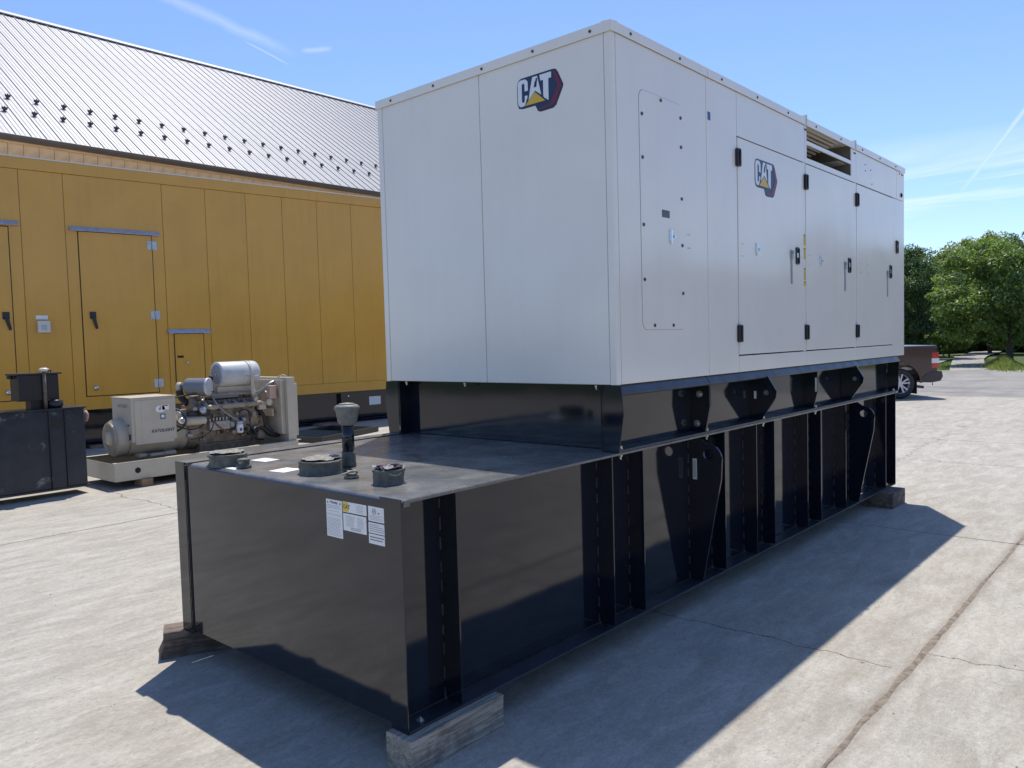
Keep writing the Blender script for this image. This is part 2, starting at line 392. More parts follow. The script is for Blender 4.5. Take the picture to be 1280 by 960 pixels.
# ------------------------------------------------------------------ setting: ground
MB().add([(-900, -900, -.06), (900, -900, -.06), (900, 900, -.06), (-900, 900, -.06)], [(0, 1, 2, 3)]).build('ground', LAWN, kind='structure', fix=False)
MB().add([(-14, -30, -.007), (21.9, -30, -.007), (21.9, 26, -.007), (-14, 26, -.007)], [(0, 1, 2, 3)]).build('dirt_bed', mat('joint_dirt', (.13, .10, .078), .95, var=.3, vscale=14, bump=.004, bscale=60), kind='structure', fix=False)
yard = empty('concrete_yard', kind='structure')
def wob(a, b, amp, n=24):
    rnd = random.Random(int(a[0]*91+a[1]*37+b[0]*13)); d = [0.]
    for i in range(n-1): d.append(d[-1]*.8+rnd.uniform(-1, 1)*amp)
    d.append(0)
    L = math.hypot(b[0]-a[0], b[1]-a[1]); nx, ny = -(b[1]-a[1])/L, (b[0]-a[0])/L
    return [(a[0]+(b[0]-a[0])*i/n+nx*d[i], a[1]+(b[1]-a[1])*i/n+ny*d[i]) for i in range(n+1)]
ysl = [-30, -16.1, -8.71, -1.33, 6.05, 13.43, 26]
xsl = [-14, -7.2, 5.48, 12.15, 17.0, 21.6]
for j in range(len(ysl)-1):
    for i in range(len(xsl)-1):
        x0, x1, y0, y1 = xsl[i]+.008, xsl[i+1]-.008, ysl[j]+.0035, ysl[j+1]-.0035
        rnd = random.Random(i*7+j)
        def edge(a, b, n=60):
            o = []
            for k in range(n):
                t = k/n; e = rnd.uniform(-.003, .003)
                o.append((a[0]+(b[0]-a[0])*t+e, a[1]+(b[1]-a[1])*t+e))
            return o
        poly = edge((x0, y0), (x1, y0))+edge((x1, y0), (x1, y1))+edge((x1, y1), (x0, y1))+edge((x0, y1), (x0, y0))
        MB().prism(poly, 'z', -.05, 0).build('concrete_slab', CONC, yard, fix=False)
def ragged(y, xa, xb, wd, seed, step=.045):
    rnd = random.Random(seed); vs = []; fs = []; n = int((xb-xa)/step); wa = wb = wd
    for k in range(n+1):
        x = xa+(xb-xa)*k/n; wa = min(wd*1.8, max(wd*.35, wa+rnd.uniform(-.3, .3)*wd)); wb = min(wd*1.8, max(wd*.35, wb+rnd.uniform(-.3, .3)*wd))
        vs += [(x, y-wa, .0004), (x, y-wa*.3, .0035), (x, y+wb*.3, .0035), (x, y+wb, .0004)]
        if k:
            o = 4*k-4
            fs += [(o+i, o+4+i, o+5+i, o+1+i) for i in range(3)]
    return MB().add(vs, fs).build('joint_dirt', DIRTM, yard, fix=False)
DIRTM = mat('brown_joint_silt', (.26, .215, .165), .95, vcol=(.13, .105, .08), vscale=22, bump=.004, bscale=90)
ragged(-1.33, -7.15, 5.44, .012, 1, .022); ragged(-1.33, 5.5, 12.1, .011, 2); ragged(6.05, -7.1, 5.4, .006, 3)
MB().add([(21.62, -60, -.004), (36.4, -60, -.004), (38.3, -8, -.004), (37.75, 3.4, -.004), (36.7, 6.5, -.004), (35.0, 12, -.004), (33.5, 60, -.004), (21.62, 60, -.004)],
         [tuple(range(8))]).build('asphalt_apron', ASPH, kind='structure', fix=False)
MB().add([(36.0, 5.9, .002), (37.72, 4.55, .002), (44., 6.05, .006), (51., 7.4, .03), (56.5, 8.2, .05), (70, 9.5, .05), (70, 11.5, .05), (55, 9.8, .05), (50.5, 8.9, .03), (44, 7.6, .006)],
         [(0, 1, 2, 9), (9, 2, 3, 8), (8, 3, 4, 7), (7, 4, 5, 6)]).build('driveway', GRAV, kind='structure', fix=False)
MB().add([(41.2, 8.0, .001), (52, 9.25, .02), (52, 9.9, .02), (47.5, 10.3, .01), (41.5, 9.2, .001)], [(0, 1, 2, 3, 4)]).build('side_path', GRAV, kind='structure', fix=False)

gb = MB(); rq = random.Random(12)
for _ in range(170):
    gx, gy = rq.uniform(-2.2, 9), rq.uniform(-5, 6.5); gr = rq.uniform(.0025, .008)*(1.6 if rq.random() < .08 else 1); ga = rq.uniform(0, 6.28)
    if 0 < gx < 7 and -.1 < gy < 2.1: continue
    gb.add([(gx+gr*math.cos(ga+k*1.57)*rq.uniform(.7, 1.2), gy+gr*math.sin(ga+k*1.57)*rq.uniform(.7, 1.2), .0002) for k in range(4)]+[(gx, gy, gr*.9)], [(0, 1, 4), (1, 2, 4), (2, 3, 4), (3, 0, 4)])
tag(gb.build('grit', mat('loose_grit', (.17, .15, .125), .9, vcol=(.40, .37, .32), vscale=3), fix=False), 'loose grit and small stones scattered on the concrete', 'grit', kind='stuff')
# grass tufts in the strips that show
def blades(name, n, area, h, m, hill=None):
    mb = MB(); rnd = random.Random(name); vs = []; fs = []
    for _ in range(n):
        x, y = area(rnd); z0 = hill(x, y) if hill else -.06; a = rnd.uniform(0, 6.28); hh = h*rnd.uniform(.5, 1.3); wv = hh*.16
        dx, dy = math.cos(a)*wv, math.sin(a)*wv; lx, ly = rnd.uniform(-.4, .4)*hh, rnd.uniform(-.4, .4)*hh; k = len(vs)
        vs += [(x-dx, y-dy, z0), (x+dx, y+dy, z0), (x+lx, y+ly, z0+hh)]; fs.append((k, k+1, k+2))
    mb.add(vs, fs); return mb.build(name, m, fix=False)
def tri(a, b, c):
    def f(r):
        u, v = r.random(), r.random()
        if u+v > 1: u, v = 1-u, 1-v
        return a[0]+(b[0]-a[0])*u+(c[0]-a[0])*v, a[1]+(b[1]-a[1])*u+(c[1]-a[1])*v
    return f
tag(blades('lawn_grass', 9000, lambda r: (r.uniform(36.8, 52), r.uniform(6.2, 13)) , .09, LEAF_G), 'short mown grass left of the gravel driveway beyond the yard', 'grass', kind='stuff')
def mound(x, y): return -.06+.40*math.exp(-(((x-40)/2.2)**2+((y-4.3-.22*(x-38.9))/.40)**2))
tag(blades('tall_grass', 9000, lambda r: (lambda x: (x, 4.3+.22*(x-38.9)+r.gauss(0, .27)))(40+r.gauss(0, 1.3)), .20, LEAF_Y, mound), 'sunlit tall grass bank right of the driveway', 'grass', kind='stuff')

# ------------------------------------------------------------------ generator set
GEN = empty('generator_set', label='large white generator enclosure on a glossy black fuel tank base, resting on wood blocks', cat='generator')
TZ0, TZ1, BZ1, EZ1 = .152, 1.147, 1.533, 3.55
TW, TL, XE, XL = 2.014, 6.872, 1.605, 7.19
RD = .112
# fuel tank body and flanges
MB().box(.006, TL-.01, RD, TW-RD, TZ0+.014, TZ1-.012).build('tank_body', BLACK, GEN, .004)
MB().box(.0, TL, .0, RD-.001, TZ0, TZ0+.012).build('bottom_flange', DUSTY, GEN, .002)
MB().box(.0, TL, TW-RD+.001, TW, TZ0, TZ0+.012).build('bottom_flange', DUSTY, GEN, .002)
MB().box(.0035, .02, TW-RD-.012, TW-RD+.012, TZ0+.014, TZ1-.014).build('gap_shade', DARK, GEN)  # dark strip painted in as the shaded gap beside the corner plate
# deck plate with a rolled front lip
prof = [(.014, TZ1-.030)]+[(.014+.02*(1-math.cos(a)), TZ1-.02+.02*math.sin(a)) for a in [i*math.pi/12 for i in range(7)]]+[(TL, TZ1), (TL, TZ1-.011), (.05, TZ1-.011), (.05, TZ1-.030)]
MB().prism([(p[0], p[1]) for p in prof], 'y', .007, TW-RD-.035).build('deck_plate', DECK, GEN)
MB().box(.014, TL, .0, .006, TZ1-.014, TZ1-.001).build('deck_edge', DECK, GEN, .001)
MB().box(.008, TL, TW-RD+.001, TW, TZ1-.012, TZ1+.004).build('top_flange', DECK, GEN, .002)
# end plates of the channels
for y0, y1 in ((-.0, RD), (TW-RD+.004, TW)):
    MB().box(-.006, .0, y0, y1, TZ0, TZ1+.006).build('corner_plate', BLACK, GEN, .0015)
    MB().box(TL, TL+.006, y0, y1, TZ0, TZ1+.002).build('corner_plate', BLACK, GEN, .0015)
MB().prism([(.0055, 0), (.0055, .0)][:0] or [(RD+.0, TZ1+.005), (RD+.03, TZ1+.005), (RD+.0, TZ1-.05)], 'x', -.004, .0).build('corner_gusset', BLACK, GEN)
# ribs with corner notches, stitch welds
def rib_mesh():
    nt = .022; yi, yo, z0, z1 = RD, .002, TZ0+.013, TZ1-.015
    poly = [(yo, z0+.006), (yi-nt, z0), (yi, z0+nt), (yi, z1-nt), (yi-nt, z1), (yo, z1)]
    return MB().prism(poly, 'x', -.0045, .0045).mesh('rib', BLACK)
def weld_mesh(z0, z1, step=.098, ln=.052):
    mb = MB(); z = z0+.02
    rr = random.Random(4)
    while z < z1-.05: mb.box(-.0105+rr.uniform(0, .003), -.0045, RD-.007, RD-.0005, z+rr.uniform(-.008, .008), z+ln+rr.uniform(-.014, .012)); z += step
    return mb.mesh('weld_beads', BOLT)
WELDM = mat('stitch_weld', (.09, .10, .115), .4, vcol=(.03, .035, .045), vscale=14); RM = rib_mesh(); WM = weld_mesh(TZ0, TZ1)
WM.materials.clear(); WM.materials.append(WELDM)
RIBX = [.317, 1.541, 1.863, 2.915, 3.424, 3.744, 4.415, 4.718, 5.342, 6.546]
for x in RIBX:
    inst('rib', RM, GEN, (x, 0, 0)); inst('weld_seam', WM, GEN, (x, 0, 0))['kind'] = 'stuff'
    inst('rib', RM, GEN, (x, TW, 0), (0, 0, 0), (1, -1, 1))
# tank lifting lugs
def lug(xc, out, hole, hr, name, th=.016, label=None):
    n = 28; cx, cy = hole; inner = circ(cx, cy, hr, n)
    def hit(a):                                         # ray from the hole centre to the outline
        dx, dy = math.cos(a), math.sin(a); best = None
        for i in range(len(out)):
            (x1, y1), (x2, y2) = out[i], out[(i+1) % len(out)]
            ex, ey = x2-x1, y2-y1; den = dx*ey-dy*ex
            if abs(den) < 1e-9: continue
            t = ((x1-cx)*ey-(y1-cy)*ex)/den; s_ = ((x1-cx)*dy-(y1-cy)*dx)/den
            if t > 0 and -1e-6 <= s_ <= 1+1e-6 and (best is None or t < best): best = t
        return (cx+dx*best, cy+dy*best)
    angs = sorted({round(2*math.pi*i/n, 5) for i in range(n)} | {round(math.atan2(y-cy, x-cx) % (2*math.pi), 5) for x, y in out})
    outer = [hit(a) for a in angs]; inner = [(cx+hr*math.cos(a), cy+hr*math.sin(a)) for a in angs]
    return MB().ring(outer, inner, 'x', xc-th/2, xc+th/2).build(name, BLACK, GEN, .002, label=label)
arcp = lambda cy, cz, r, a0, a1, n=8: [(cy+r*math.cos(R(a0+(a1-a0)*i/n)), cz+r*math.sin(R(a0+(a1-a0)*i/n))) for i in range(n+1)]
tl = [(RD, TZ0+.013), (.012, TZ0+.013)]+[(-.128, .86)]+arcp(-.028, .985, .108, 192, 88)+[(.03, TZ1-.016), (RD, TZ1-.016)]
for x in (2.60, 5.725): lug(x, tl, (-.036, 1.018), .033, 'lifting_lug')
for x in (2.60, 5.725): inst('weld_seam', WM, GEN, (x-.004, 0, 0))['kind'] = 'stuff'

# skid base of the set (channel with lip) on top of the tank
bx0, bx1 = XE, 6.97
MB().box(bx0+.10, bx1-.01, RD, TW-RD, TZ1+.002, BZ1-.004).build('base_web', BLACK, GEN, .002)
for y0, y1 in ((RD, RD+.01), (TW-RD-.01, TW-RD)): MB().box(bx0+.0055, bx0+.0995, y0, y1, TZ1+.002, BZ1-.004).build('base_side_web', BLACK, GEN)
for s in (0, 1):
    f = (lambda y: TW-y) if s else (lambda y: y)
    def bx(mb, x0, x1, ya, yb, z0, z1): a, b = sorted((f(ya), f(yb))); return mb.box(x0, x1, a, b, z0, z1)
    bx(MB(), bx0+.006, bx1, .001, RD-.001, TZ1+.0015, TZ1+.015).build('base_bottom_flange', DUSTY, GEN, .002)
    for a, b in ((bx0+.006, 2.668), (2.674, bx1)):
        lip = [(f(.012), BZ1-.002), (f(-.020), BZ1-.052), (f(-.014), BZ1-.062), (f(RD-.001), BZ1-.062), (f(RD-.001), BZ1-.002)]
        MB().prism(lip, 'x', a, b).build('base_top_lip', DUSTY, GEN, .003)
    ep = [(f(RD), TZ1+.002), (f(-.003), TZ1+.002), (f(-.037), 1.361), (f(-.022), BZ1-.004), (f(RD), BZ1-.004)]
    MB().prism(ep, 'x', bx0, bx0+.005).build('base_end_plate', BLACK, GEN, .0015)
    ep2 = [(f(RD), TZ1+.002), (f(0), TZ1+.002), (f(-.01), BZ1-.064), (f(RD), BZ1-.064)]
    MB().prism(ep2, 'x', bx1, bx1+.005).build('base_end_plate', BLACK, GEN, .0015)
# bolted joint plate, lugs and stiffeners on the visible side
MB().prism([(RD, TZ1+.015), (.004, TZ1+.015), (-.030, 1.33), (-.024, BZ1-.063), (RD, BZ1-.063)], 'x', 2.640, 2.652).build('joint_plate', BLACK, GEN, .0015)
MB().prism([(RD, TZ1+.015), (.004, TZ1+.015), (-.030, 1.33), (-.024, BZ1-.063), (RD, BZ1-.063)], 'x', 2.6535, 2.662).build('joint_plate', BLACK, GEN, .0015)
def hexbolt(p, d, r=.014, h=.012, parent=GEN, m=BOLT, washer=True):
    p = Vector(p); d = Vector(d); mb = MB()
    if washer: mb.cyl(p, p+d*.003, r*1.5, 16, smooth=False)
    mb.cyl(p+d*.002, p+d*h, r, 6, smooth=False); mb.cyl(p+d*h, p+d*(h+.006), r*.5, 10, smooth=False)
    return mb.build('bolt', m, parent)
for z, y in ((1.413, .045), (1.215, .065)): hexbolt((2.640, y, z), (-1, 0, 0), .0155, .014)
bl = [(RD, TZ1+.015), (.022, TZ1+.015), (-.092, 1.325), (-.099, 1.37), (-.028, BZ1-.045), (-.016, BZ1-.0625), (RD, BZ1-.0625)]
for xx in (3.564, 5.536):
    lug(xx, bl, (-.018, 1.362), .020, 'base_lifting_lug', .016)
    MB().ring(circ(-.018, 1.362, .038, 24), circ(-.018, 1.362, .021, 24), 'x', xx-.013, xx-.008).build('lug_collar', BLACK, GEN, .001)
    MB().cyl((xx-.004, -.018, 1.362), (xx+.004, -.018, 1.362), .0205, 20).build('lug_plug', mat('grey_plug', (.20, .205, .21), .5), GEN)
MB().prism([(RD, TZ1+.015), (.026, TZ1+.015), (-.007, 1.297), (-.007, BZ1-.0625), (RD, BZ1-.0625)], 'x', 4.615, 4.625).build('base_stiffener', BLACK, GEN, .0015)
# bolts through the flanges
for x in (bx0+.06, 2.70, 3.60, 4.66, 6.90):
    mb = MB().cyl((x, .03, TZ1+.015), (x, .03, TZ1+.020), .017, 14, smooth=False).cyl((x, .03, TZ1+.019), (x, .03, TZ1+.033), .0125, 6, smooth=False)
    mb.cyl((x, .03, TZ1-.016), (x, .03, TZ1-.028), .0125, 6, smooth=False).cyl((x, .03, TZ1-.028), (x, .03, TZ1-.045), .007, 8, smooth=False)
    mb.build('bolt', BOLT, GEN)
for y in (1.845, 1.25, .17):
    MB().cyl((XE+.035, y, BZ1-.03), (XE+.035, y, BZ1-.004), .006, 8, smooth=False).cyl((XE+.035, y, BZ1-.016), (XE+.035, y, BZ1-.006), .011, 6, smooth=False).build('bolt', BOLT, GEN)
hexbolt((XE+.02, 1.96, TZ1+.005), (0, 0, 1), .010, .010)
hexbolt((.10, .045, TZ0+.012), (0, 0, 1), .012, .010)
hexbolt((6.72, .05, TZ0+.012), (0, 0, 1), .014, .018)
MB().cyl((3.93, RD-.002, 1.25), (3.93, RD+.001, 1.25), .012, 14).build('port', DARK, GEN)
# small stickers on the side of base and tank
def decal(name, face, a, b, z0, z1, m=PAPER, off=0., th=.0012):
    if face == 'x': mb = MB().box(-th-off, -off+.0002, min(a, b), max(a, b), z0, z1)
    else: mb = MB().box(min(a, b), max(a, b), off-th, off+.0002, z0, z1)
    return mb.build(name, m, GEN)
MB().box(2.5900, 2.5915, .045, .075, .845, .985).build('serial_label', mat('green_white_label', (.60, .66, .55), .5), GEN)
MB().box(2.5890, 2.5900, .052, .068, .86, .97).build('print_line', PRINTG, GEN)
MB().box(3.5540, 3.5558, .060, .078, 1.315, 1.372).build('serial_label', PAPER, GEN)
MB().box(4.6132, 4.6150, -.002, .012, 1.30, 1.42).build('serial_label', PAPER, GEN)

# enclosure: core shell, then separate skins with real gaps
yA, yB = .0, 2.026
MB().box(XE+.012, 4.418, yA+.012, yB-.004, BZ1, EZ1-.06).build('enclosure_shell', GAPW, GEN)
MB().box(5.525, XL-.010, yA+.012, yB-.004, BZ1, EZ1-.06).build('enclosure_shell', GAPW, GEN)
MB().box(4.418, 5.525, yA+.012, yB-.004, BZ1, 3.20).build('enclosure_shell', GAPW, GEN)
MB().box(XE, XL+.002, yA+.003, yB, EZ1-.030, EZ1-.006).build('roof_panel', WHITE, GEN, .003)
g = .0022
def skin_y(name, x0, x1, z0, z1, y0=yA, th=.011, m=WHITE, bev=.0035):
    return MB().box(x0+g, x1-g, y0, y0+th, z0+g, z1-g).build(name, m, GEN, bev)
def skin_x(name, y0, y1, z0, z1, m=WHITE, bev=.0035):
    return MB().box(XE, XE+.011, y0+g, y1-g, z0+g, z1-g).build(name, m, GEN, bev)
CT = EZ1-.050
skin_x('end_panel', 1.011, 1.972, BZ1, CT); skin_x('end_panel', .048, 1.011, BZ1, CT)
# corner posts: an angle wrapping each front corner
MB().prism([(XE, .048-g), (XE, .012)]+[(XE+.012-.012*math.cos(a), .012-.012*math.sin(a)) for a in [i*math.pi/12 for i in range(1, 6)]]+[(XE+.012, 0), (XE+.040, 0), (XE+.040, .0118), (XE+.0118, .0118), (XE+.0118, .048-g)], 'z', BZ1+.001, CT).build('corner_post', WHITE, GEN)
MB().box(XE, XE+.011, 1.972+g, yB, BZ1+.001, CT).build('corner_post', WHITE, GEN, .004)
skin_y('side_panel', XE+.044, 2.70, BZ1, CT); skin_y('side_panel', 2.70, 3.147, BZ1, CT)
skin_y('header_panel', 3.147, 4.392, 3.190, CT); skin_y('sill_panel', 3.147, 4.392, BZ1, 1.652)
skin_y('sill_panel', 4.392, 5.640, BZ1, 1.652); skin_y('header_panel', 5.640, 6.92, 3.192, CT); skin_y('sill_panel', 5.640, 6.78, BZ1, 1.652)
MB().box(6.785+g, XL, yA, yA+.011, BZ1+g, 3.190).build('side_panel', WHITE, GEN, .0035)
MB().box(6.92+g, XL, yA, yA+.0105, 3.1925, CT-g).build('side_panel', WHITE, GEN, .0035)
MB().box(XL-.0095, XL, .0115, yB, BZ1, CT).build('end_panel', WHITE, GEN)
MB().box(XE+.012, XL-.01, yB-.0035, yB, BZ1, CT).build('side_panel', WHITE, GEN)
# doors with dark gaps above and below
def door(x0, x1, label=None):
    d = MB().box(x0+.005, x1-.004, yA-.003, yA+.010, 1.659, 3.184).build('door', WHITE, GEN, .004)
    MB().box(x0+.004, x1-.002, yA+.0102, yA+.0118, 1.650, 3.193).build('door_gap_shade', DARK, GEN)  # dark sheet behind the door, painting in the shade of the gaps
    return d
D1 = door(3.147, 4.350); D2 = door(4.392, 5.600); D3 = door(5.640, 6.785)
for x0, x1 in ((4.350, 4.392), (5.600, 5.640)): MB().box(x0+g, x1-g, yA, yA+.011, 1.652, 3.19 if x0 > 5 else 3.19).build('door_post', WHITE, GEN, .002)
# roof edge angle in four lengths, with screws
for x0, x1 in ((XE-.010, 2.708), (2.712, 4.392), (4.405, 5.592), (5.605, XL+.006)):
    MB().prism([(-.011, EZ1-.058), (-.011, EZ1), (.06, EZ1+.006), (.06, EZ1+.003), (-.008, EZ1-.003), (-.008, EZ1-.058)], 'x', x0, x1).build('roof_edge', WHITE, GEN, .001)
    nsc = max(2, round((x1-x0)/.55))
    for k in range(nsc):
        x = x0+(x1-x0)*(k+.35)/nsc
        MB().cyl((x, -.011, EZ1-.03), (x, -.016, EZ1-.03), .0085, 12, smooth=False).build('screw', SCREW, GEN)
MB().prism([(XE-.011, EZ1-.058), (XE-.011, EZ1), (XE+.06, EZ1+.006), (XE+.06, EZ1+.003), (XE-.008, EZ1-.003), (XE-.008, EZ1-.058)], 'y', -.0105, yB+.008).build('roof_edge', WHITE, GEN, .001)
for y in (1.86, 1.42, .97, .55, .13):
    MB().cyl((XE-.011, y, EZ1-.03), (XE-.016, y, EZ1-.03), .0085, 12, smooth=False).build('screw', SCREW, GEN)
for x in (4.399, 5.598):
    MB().box(x-.010, x+.010, -.017, .03, EZ1-.06, EZ1+.028).build('roof_joint_cover', WHITE2, GEN, .004)
for x in (4.388, 4.415, 5.585, 5.612): MB().cyl((x, 0, EZ1-.09), (x, -.006, EZ1-.09), .008, 10).build('screw', SCREW, GEN)
# air inlet opening above the second door
MB().box(4.392+g, 4.430, yA, yA+.011, 3.19, CT-.001).build('vent_frame', WHITE, GEN, .002)
MB().box(5.508, 5.640-g, yA, yA+.011, 3.1925, CT-.001).build('vent_frame', WHITE, GEN, .002)
MB().box(4.430, 5.508, yA, yA+.011, 3.1925, 3.238).build('vent_frame', WHITE, GEN, .002)
MB().box(4.430, 5.508, yA, yA+.014, 3.345, 3.378).build('vent_bar', WHITE, GEN, .002)
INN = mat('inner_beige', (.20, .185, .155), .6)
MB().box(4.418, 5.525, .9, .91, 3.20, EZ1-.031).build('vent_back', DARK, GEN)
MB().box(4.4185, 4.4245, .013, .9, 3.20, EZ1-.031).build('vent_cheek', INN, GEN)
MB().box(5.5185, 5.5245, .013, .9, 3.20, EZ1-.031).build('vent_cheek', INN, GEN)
SLAT = mat('louvre_beige', (.50, .46, .39), .5)
for k in range(8):
    y = .045+k*.040; z = EZ1-.036-k*.012
    MB().prism([(y, z), (y+.004, z), (y+.010, z-.017), (y+.006, z-.017)], 'x', 4.4255, 5.30).build('louvre_slat', SLAT, GEN)
MB().box(5.30, 5.5180, .05, .5, EZ1-.20, EZ1-.195).build('baffle', SLAT, GEN)
MB().prism([(.10, 3.25), (.55, 3.34), (.55, 3.36), (.10, 3.27)], 'x', 4.43, 5.28).build('baffle', BLACKSAT, GEN)  # dark panel added to make the lower opening look shaded
MB().tube([(4.45, .16, 3.30), (4.85, .15, 3.285), (5.25, .13, 3.285)], .018).build('pipe', BLACKSAT, GEN)
# access panel: raised rounded plate with screws, window slot and padlock latch
def rrect(x0, x1, z0, z1, r, n=5):
    o = []
    for cx, cz, a in ((x1-r, z0+r, -90), (x1-r, z1-r, 0), (x0+r, z1-r, 90), (x0+r, z0+r, 180)):
        o += [(cx+r*math.cos(R(a+90*i/n)), cz+r*math.sin(R(a+90*i/n))) for i in range(n+1)]
    return o
ap = MB().prism(rrect(1.880, 2.385, 1.845, 3.240, .05), 'y', yA-.0035, yA+.001).build('access_panel', WHITE, GEN, .0012)
MB().prism(rrect(1.8775, 2.3875, 1.8425, 3.2425, .052), 'y', yA-.0008, yA+.001).build('panel_seam_shade', GAPW, ap)  # seam shade round the access panel, painted as a grey rim
for x, z in ((1.905, 3.10), (1.905, 2.85), (1.905, 2.46), (1.905, 2.14), (2.385-.03, 3.16), (2.355, 2.98), (2.355, 2.66), (2.355, 2.37), (2.355, 2.07), (2.01, 1.87), (2.23, 1.87), (2.12, 3.22)):
    MB().cyl((x, yA-.0035, z), (x, yA-.0085, z), .0105, 12, smooth=False).build('screw', SCREW, ap)
MB().box(2.115, 2.205, yA-.0045, yA-.003, 2.525, 2.570).build('window_slot', mat('dark_window', (.02, .02, .025), .1), ap)
def padlatch(x, z, parent):
    MB().box(x-.022, x-.004, yA-.016, yA-.003, z-.045, z+.040).box(x-.004, x+.030, yA-.012, yA-.003, z-.012, z+.012).box(x-.030, x-.020, yA-.010, yA-.003, z-.03, z+.045).cyl((x+.014, yA-.003, z), (x+.014, yA-.024, z), .009, 12).build('padlock_hasp', CHROME, parent, .001)
padlatch(2.226, 2.415, ap); padlatch(3.456, 2.422, D1); padlatch(4.712, 2.413, D2)
for x0 in (2.43, 3.20, 4.46, 5.75, 5.95):
    for dz in (0, .085):
        for dx in (0, .022): MB().cyl((x0+dx, yA-.0032, 2.36+dz), (x0+dx, yA-.0052, 2.36+dz), .0035, 8).build('rivet', mat('pale_rivet', (.42, .41, .39), .5), GEN)
# door hinges, flush handles and lever bars
def hinge(x, z, parent, s=1.):
    o = MB().prism(rrect(x-.030*s, x+.030*s, z-.062, z+.062, .012, 3), 'y', yA-.022, yA-.0005).build('hinge', BLACKSAT, parent, .003)
    MB().cyl((x, yA-.024, z-.052), (x, yA-.024, z+.052), .008, 10).build('hinge_pin', RUBBER, o)
    for dz in (-.04, .04): MB().cyl((x-.016, yA-.022, z+dz), (x-.016, yA-.0245, z+dz), .006, 8).build('screw', SCREW, o)
for x, z, d in ((3.147, 3.04, D1), (3.147, 1.809, D1), (4.388, 3.034, D2), (4.388, 1.808, D2), (5.638, 3.035, D3), (5.638, 1.807, D3)): hinge(x, z, d)
def handle(x, z, parent, big=False):
    sx, sz = (.034, .068)
    o = MB().ring(rrect(x-sx, x+sx, z-sz, z+sz, .014, 4), rrect(x-sx*.72, x+sx*.72, z-sz*.82, z+sz*.82, .010, 4), 'y', yA-.014, yA-.0005).build('handle', BLACKSAT, parent, .002)
    MB().box(x-sx*.7, x+sx*.7, yA-.006, yA-.003, z-sz*.8, z+sz*.8).build('handle_recess', DARK, o)
    MB().box(x-sx*.45, x+sx*.45, yA-.012, yA-.006, z-sz*.2, z+sz*.35).build('handle_paddle', CHROME if not big else BLACKSAT, o, .002)
handle(4.206, 2.422, D1); handle(5.431, 2.412, D2); handle(6.685, 2.413, D3); handle(6.915, 2.686, GEN, True)
for x, z, d in ((4.085, 2.35, D1), (5.315, 2.33, D2), (6.580, 2.31, D3)):
    MB().box(x-.013, x+.013, yA-.010, yA-.003, z-.155, z+.075).box(x-.018, x+.018, yA-.016, yA-.010, z+.04, z+.11).cyl((x, yA-.003, z+.09), (x, yA-.024, z+.09), .010, 10).build('lock_bar', mat('dull_steel', (.36, .37, .38), .4, metal=.7), d, .001)
MB().box(2.720, 2.758, yA-.0015, yA, 3.222, 3.275).build('serial_label', mat('blue_label', (.03, .10, .24), .4), GEN)
for x, z in ((5.90, 3.40), (5.90, 3.34), (6.06, 3.37), (6.10, 3.24)): MB().cyl((x, yA+.001, z), (x, yA-.004, z), .006, 8).build('screw', SCREW, GEN)
for x in (7.02, 7.10, 7.14): MB().cyl((x, yA+.001, EZ1-.08), (x, yA-.004, EZ1-.08), .009, 8).build('screw', SCREW, GEN)
MB().cyl((7.08, yA+.001, 3.25), (7.08, yA-.010, 3.25), .022, 16).build('plug', DARK, GEN)
# yellow hazard labels hung in a column beside the first door
for z0, z1 in ((2.515, 2.610), (2.405, 2.500), (2.235, 2.335), (2.185, 2.228)):
    l = decal('hazard_label', 'y', 4.353, 4.390, z0, z1, YLAB, yA)
    decal('label_heading', 'y', 4.356, 4.387, z1-.014, z1-.004, PRINT, yA-.0014, .0006).parent = l
    for k in range(int((z1-z0-.022)/.009)): decal('print_line', 'y', 4.358, 4.384, z0+.006+k*.009, z0+.009+k*.009, mat('olive_print', (.22, .17, .05), .6), yA-.0014, .0006).parent = l
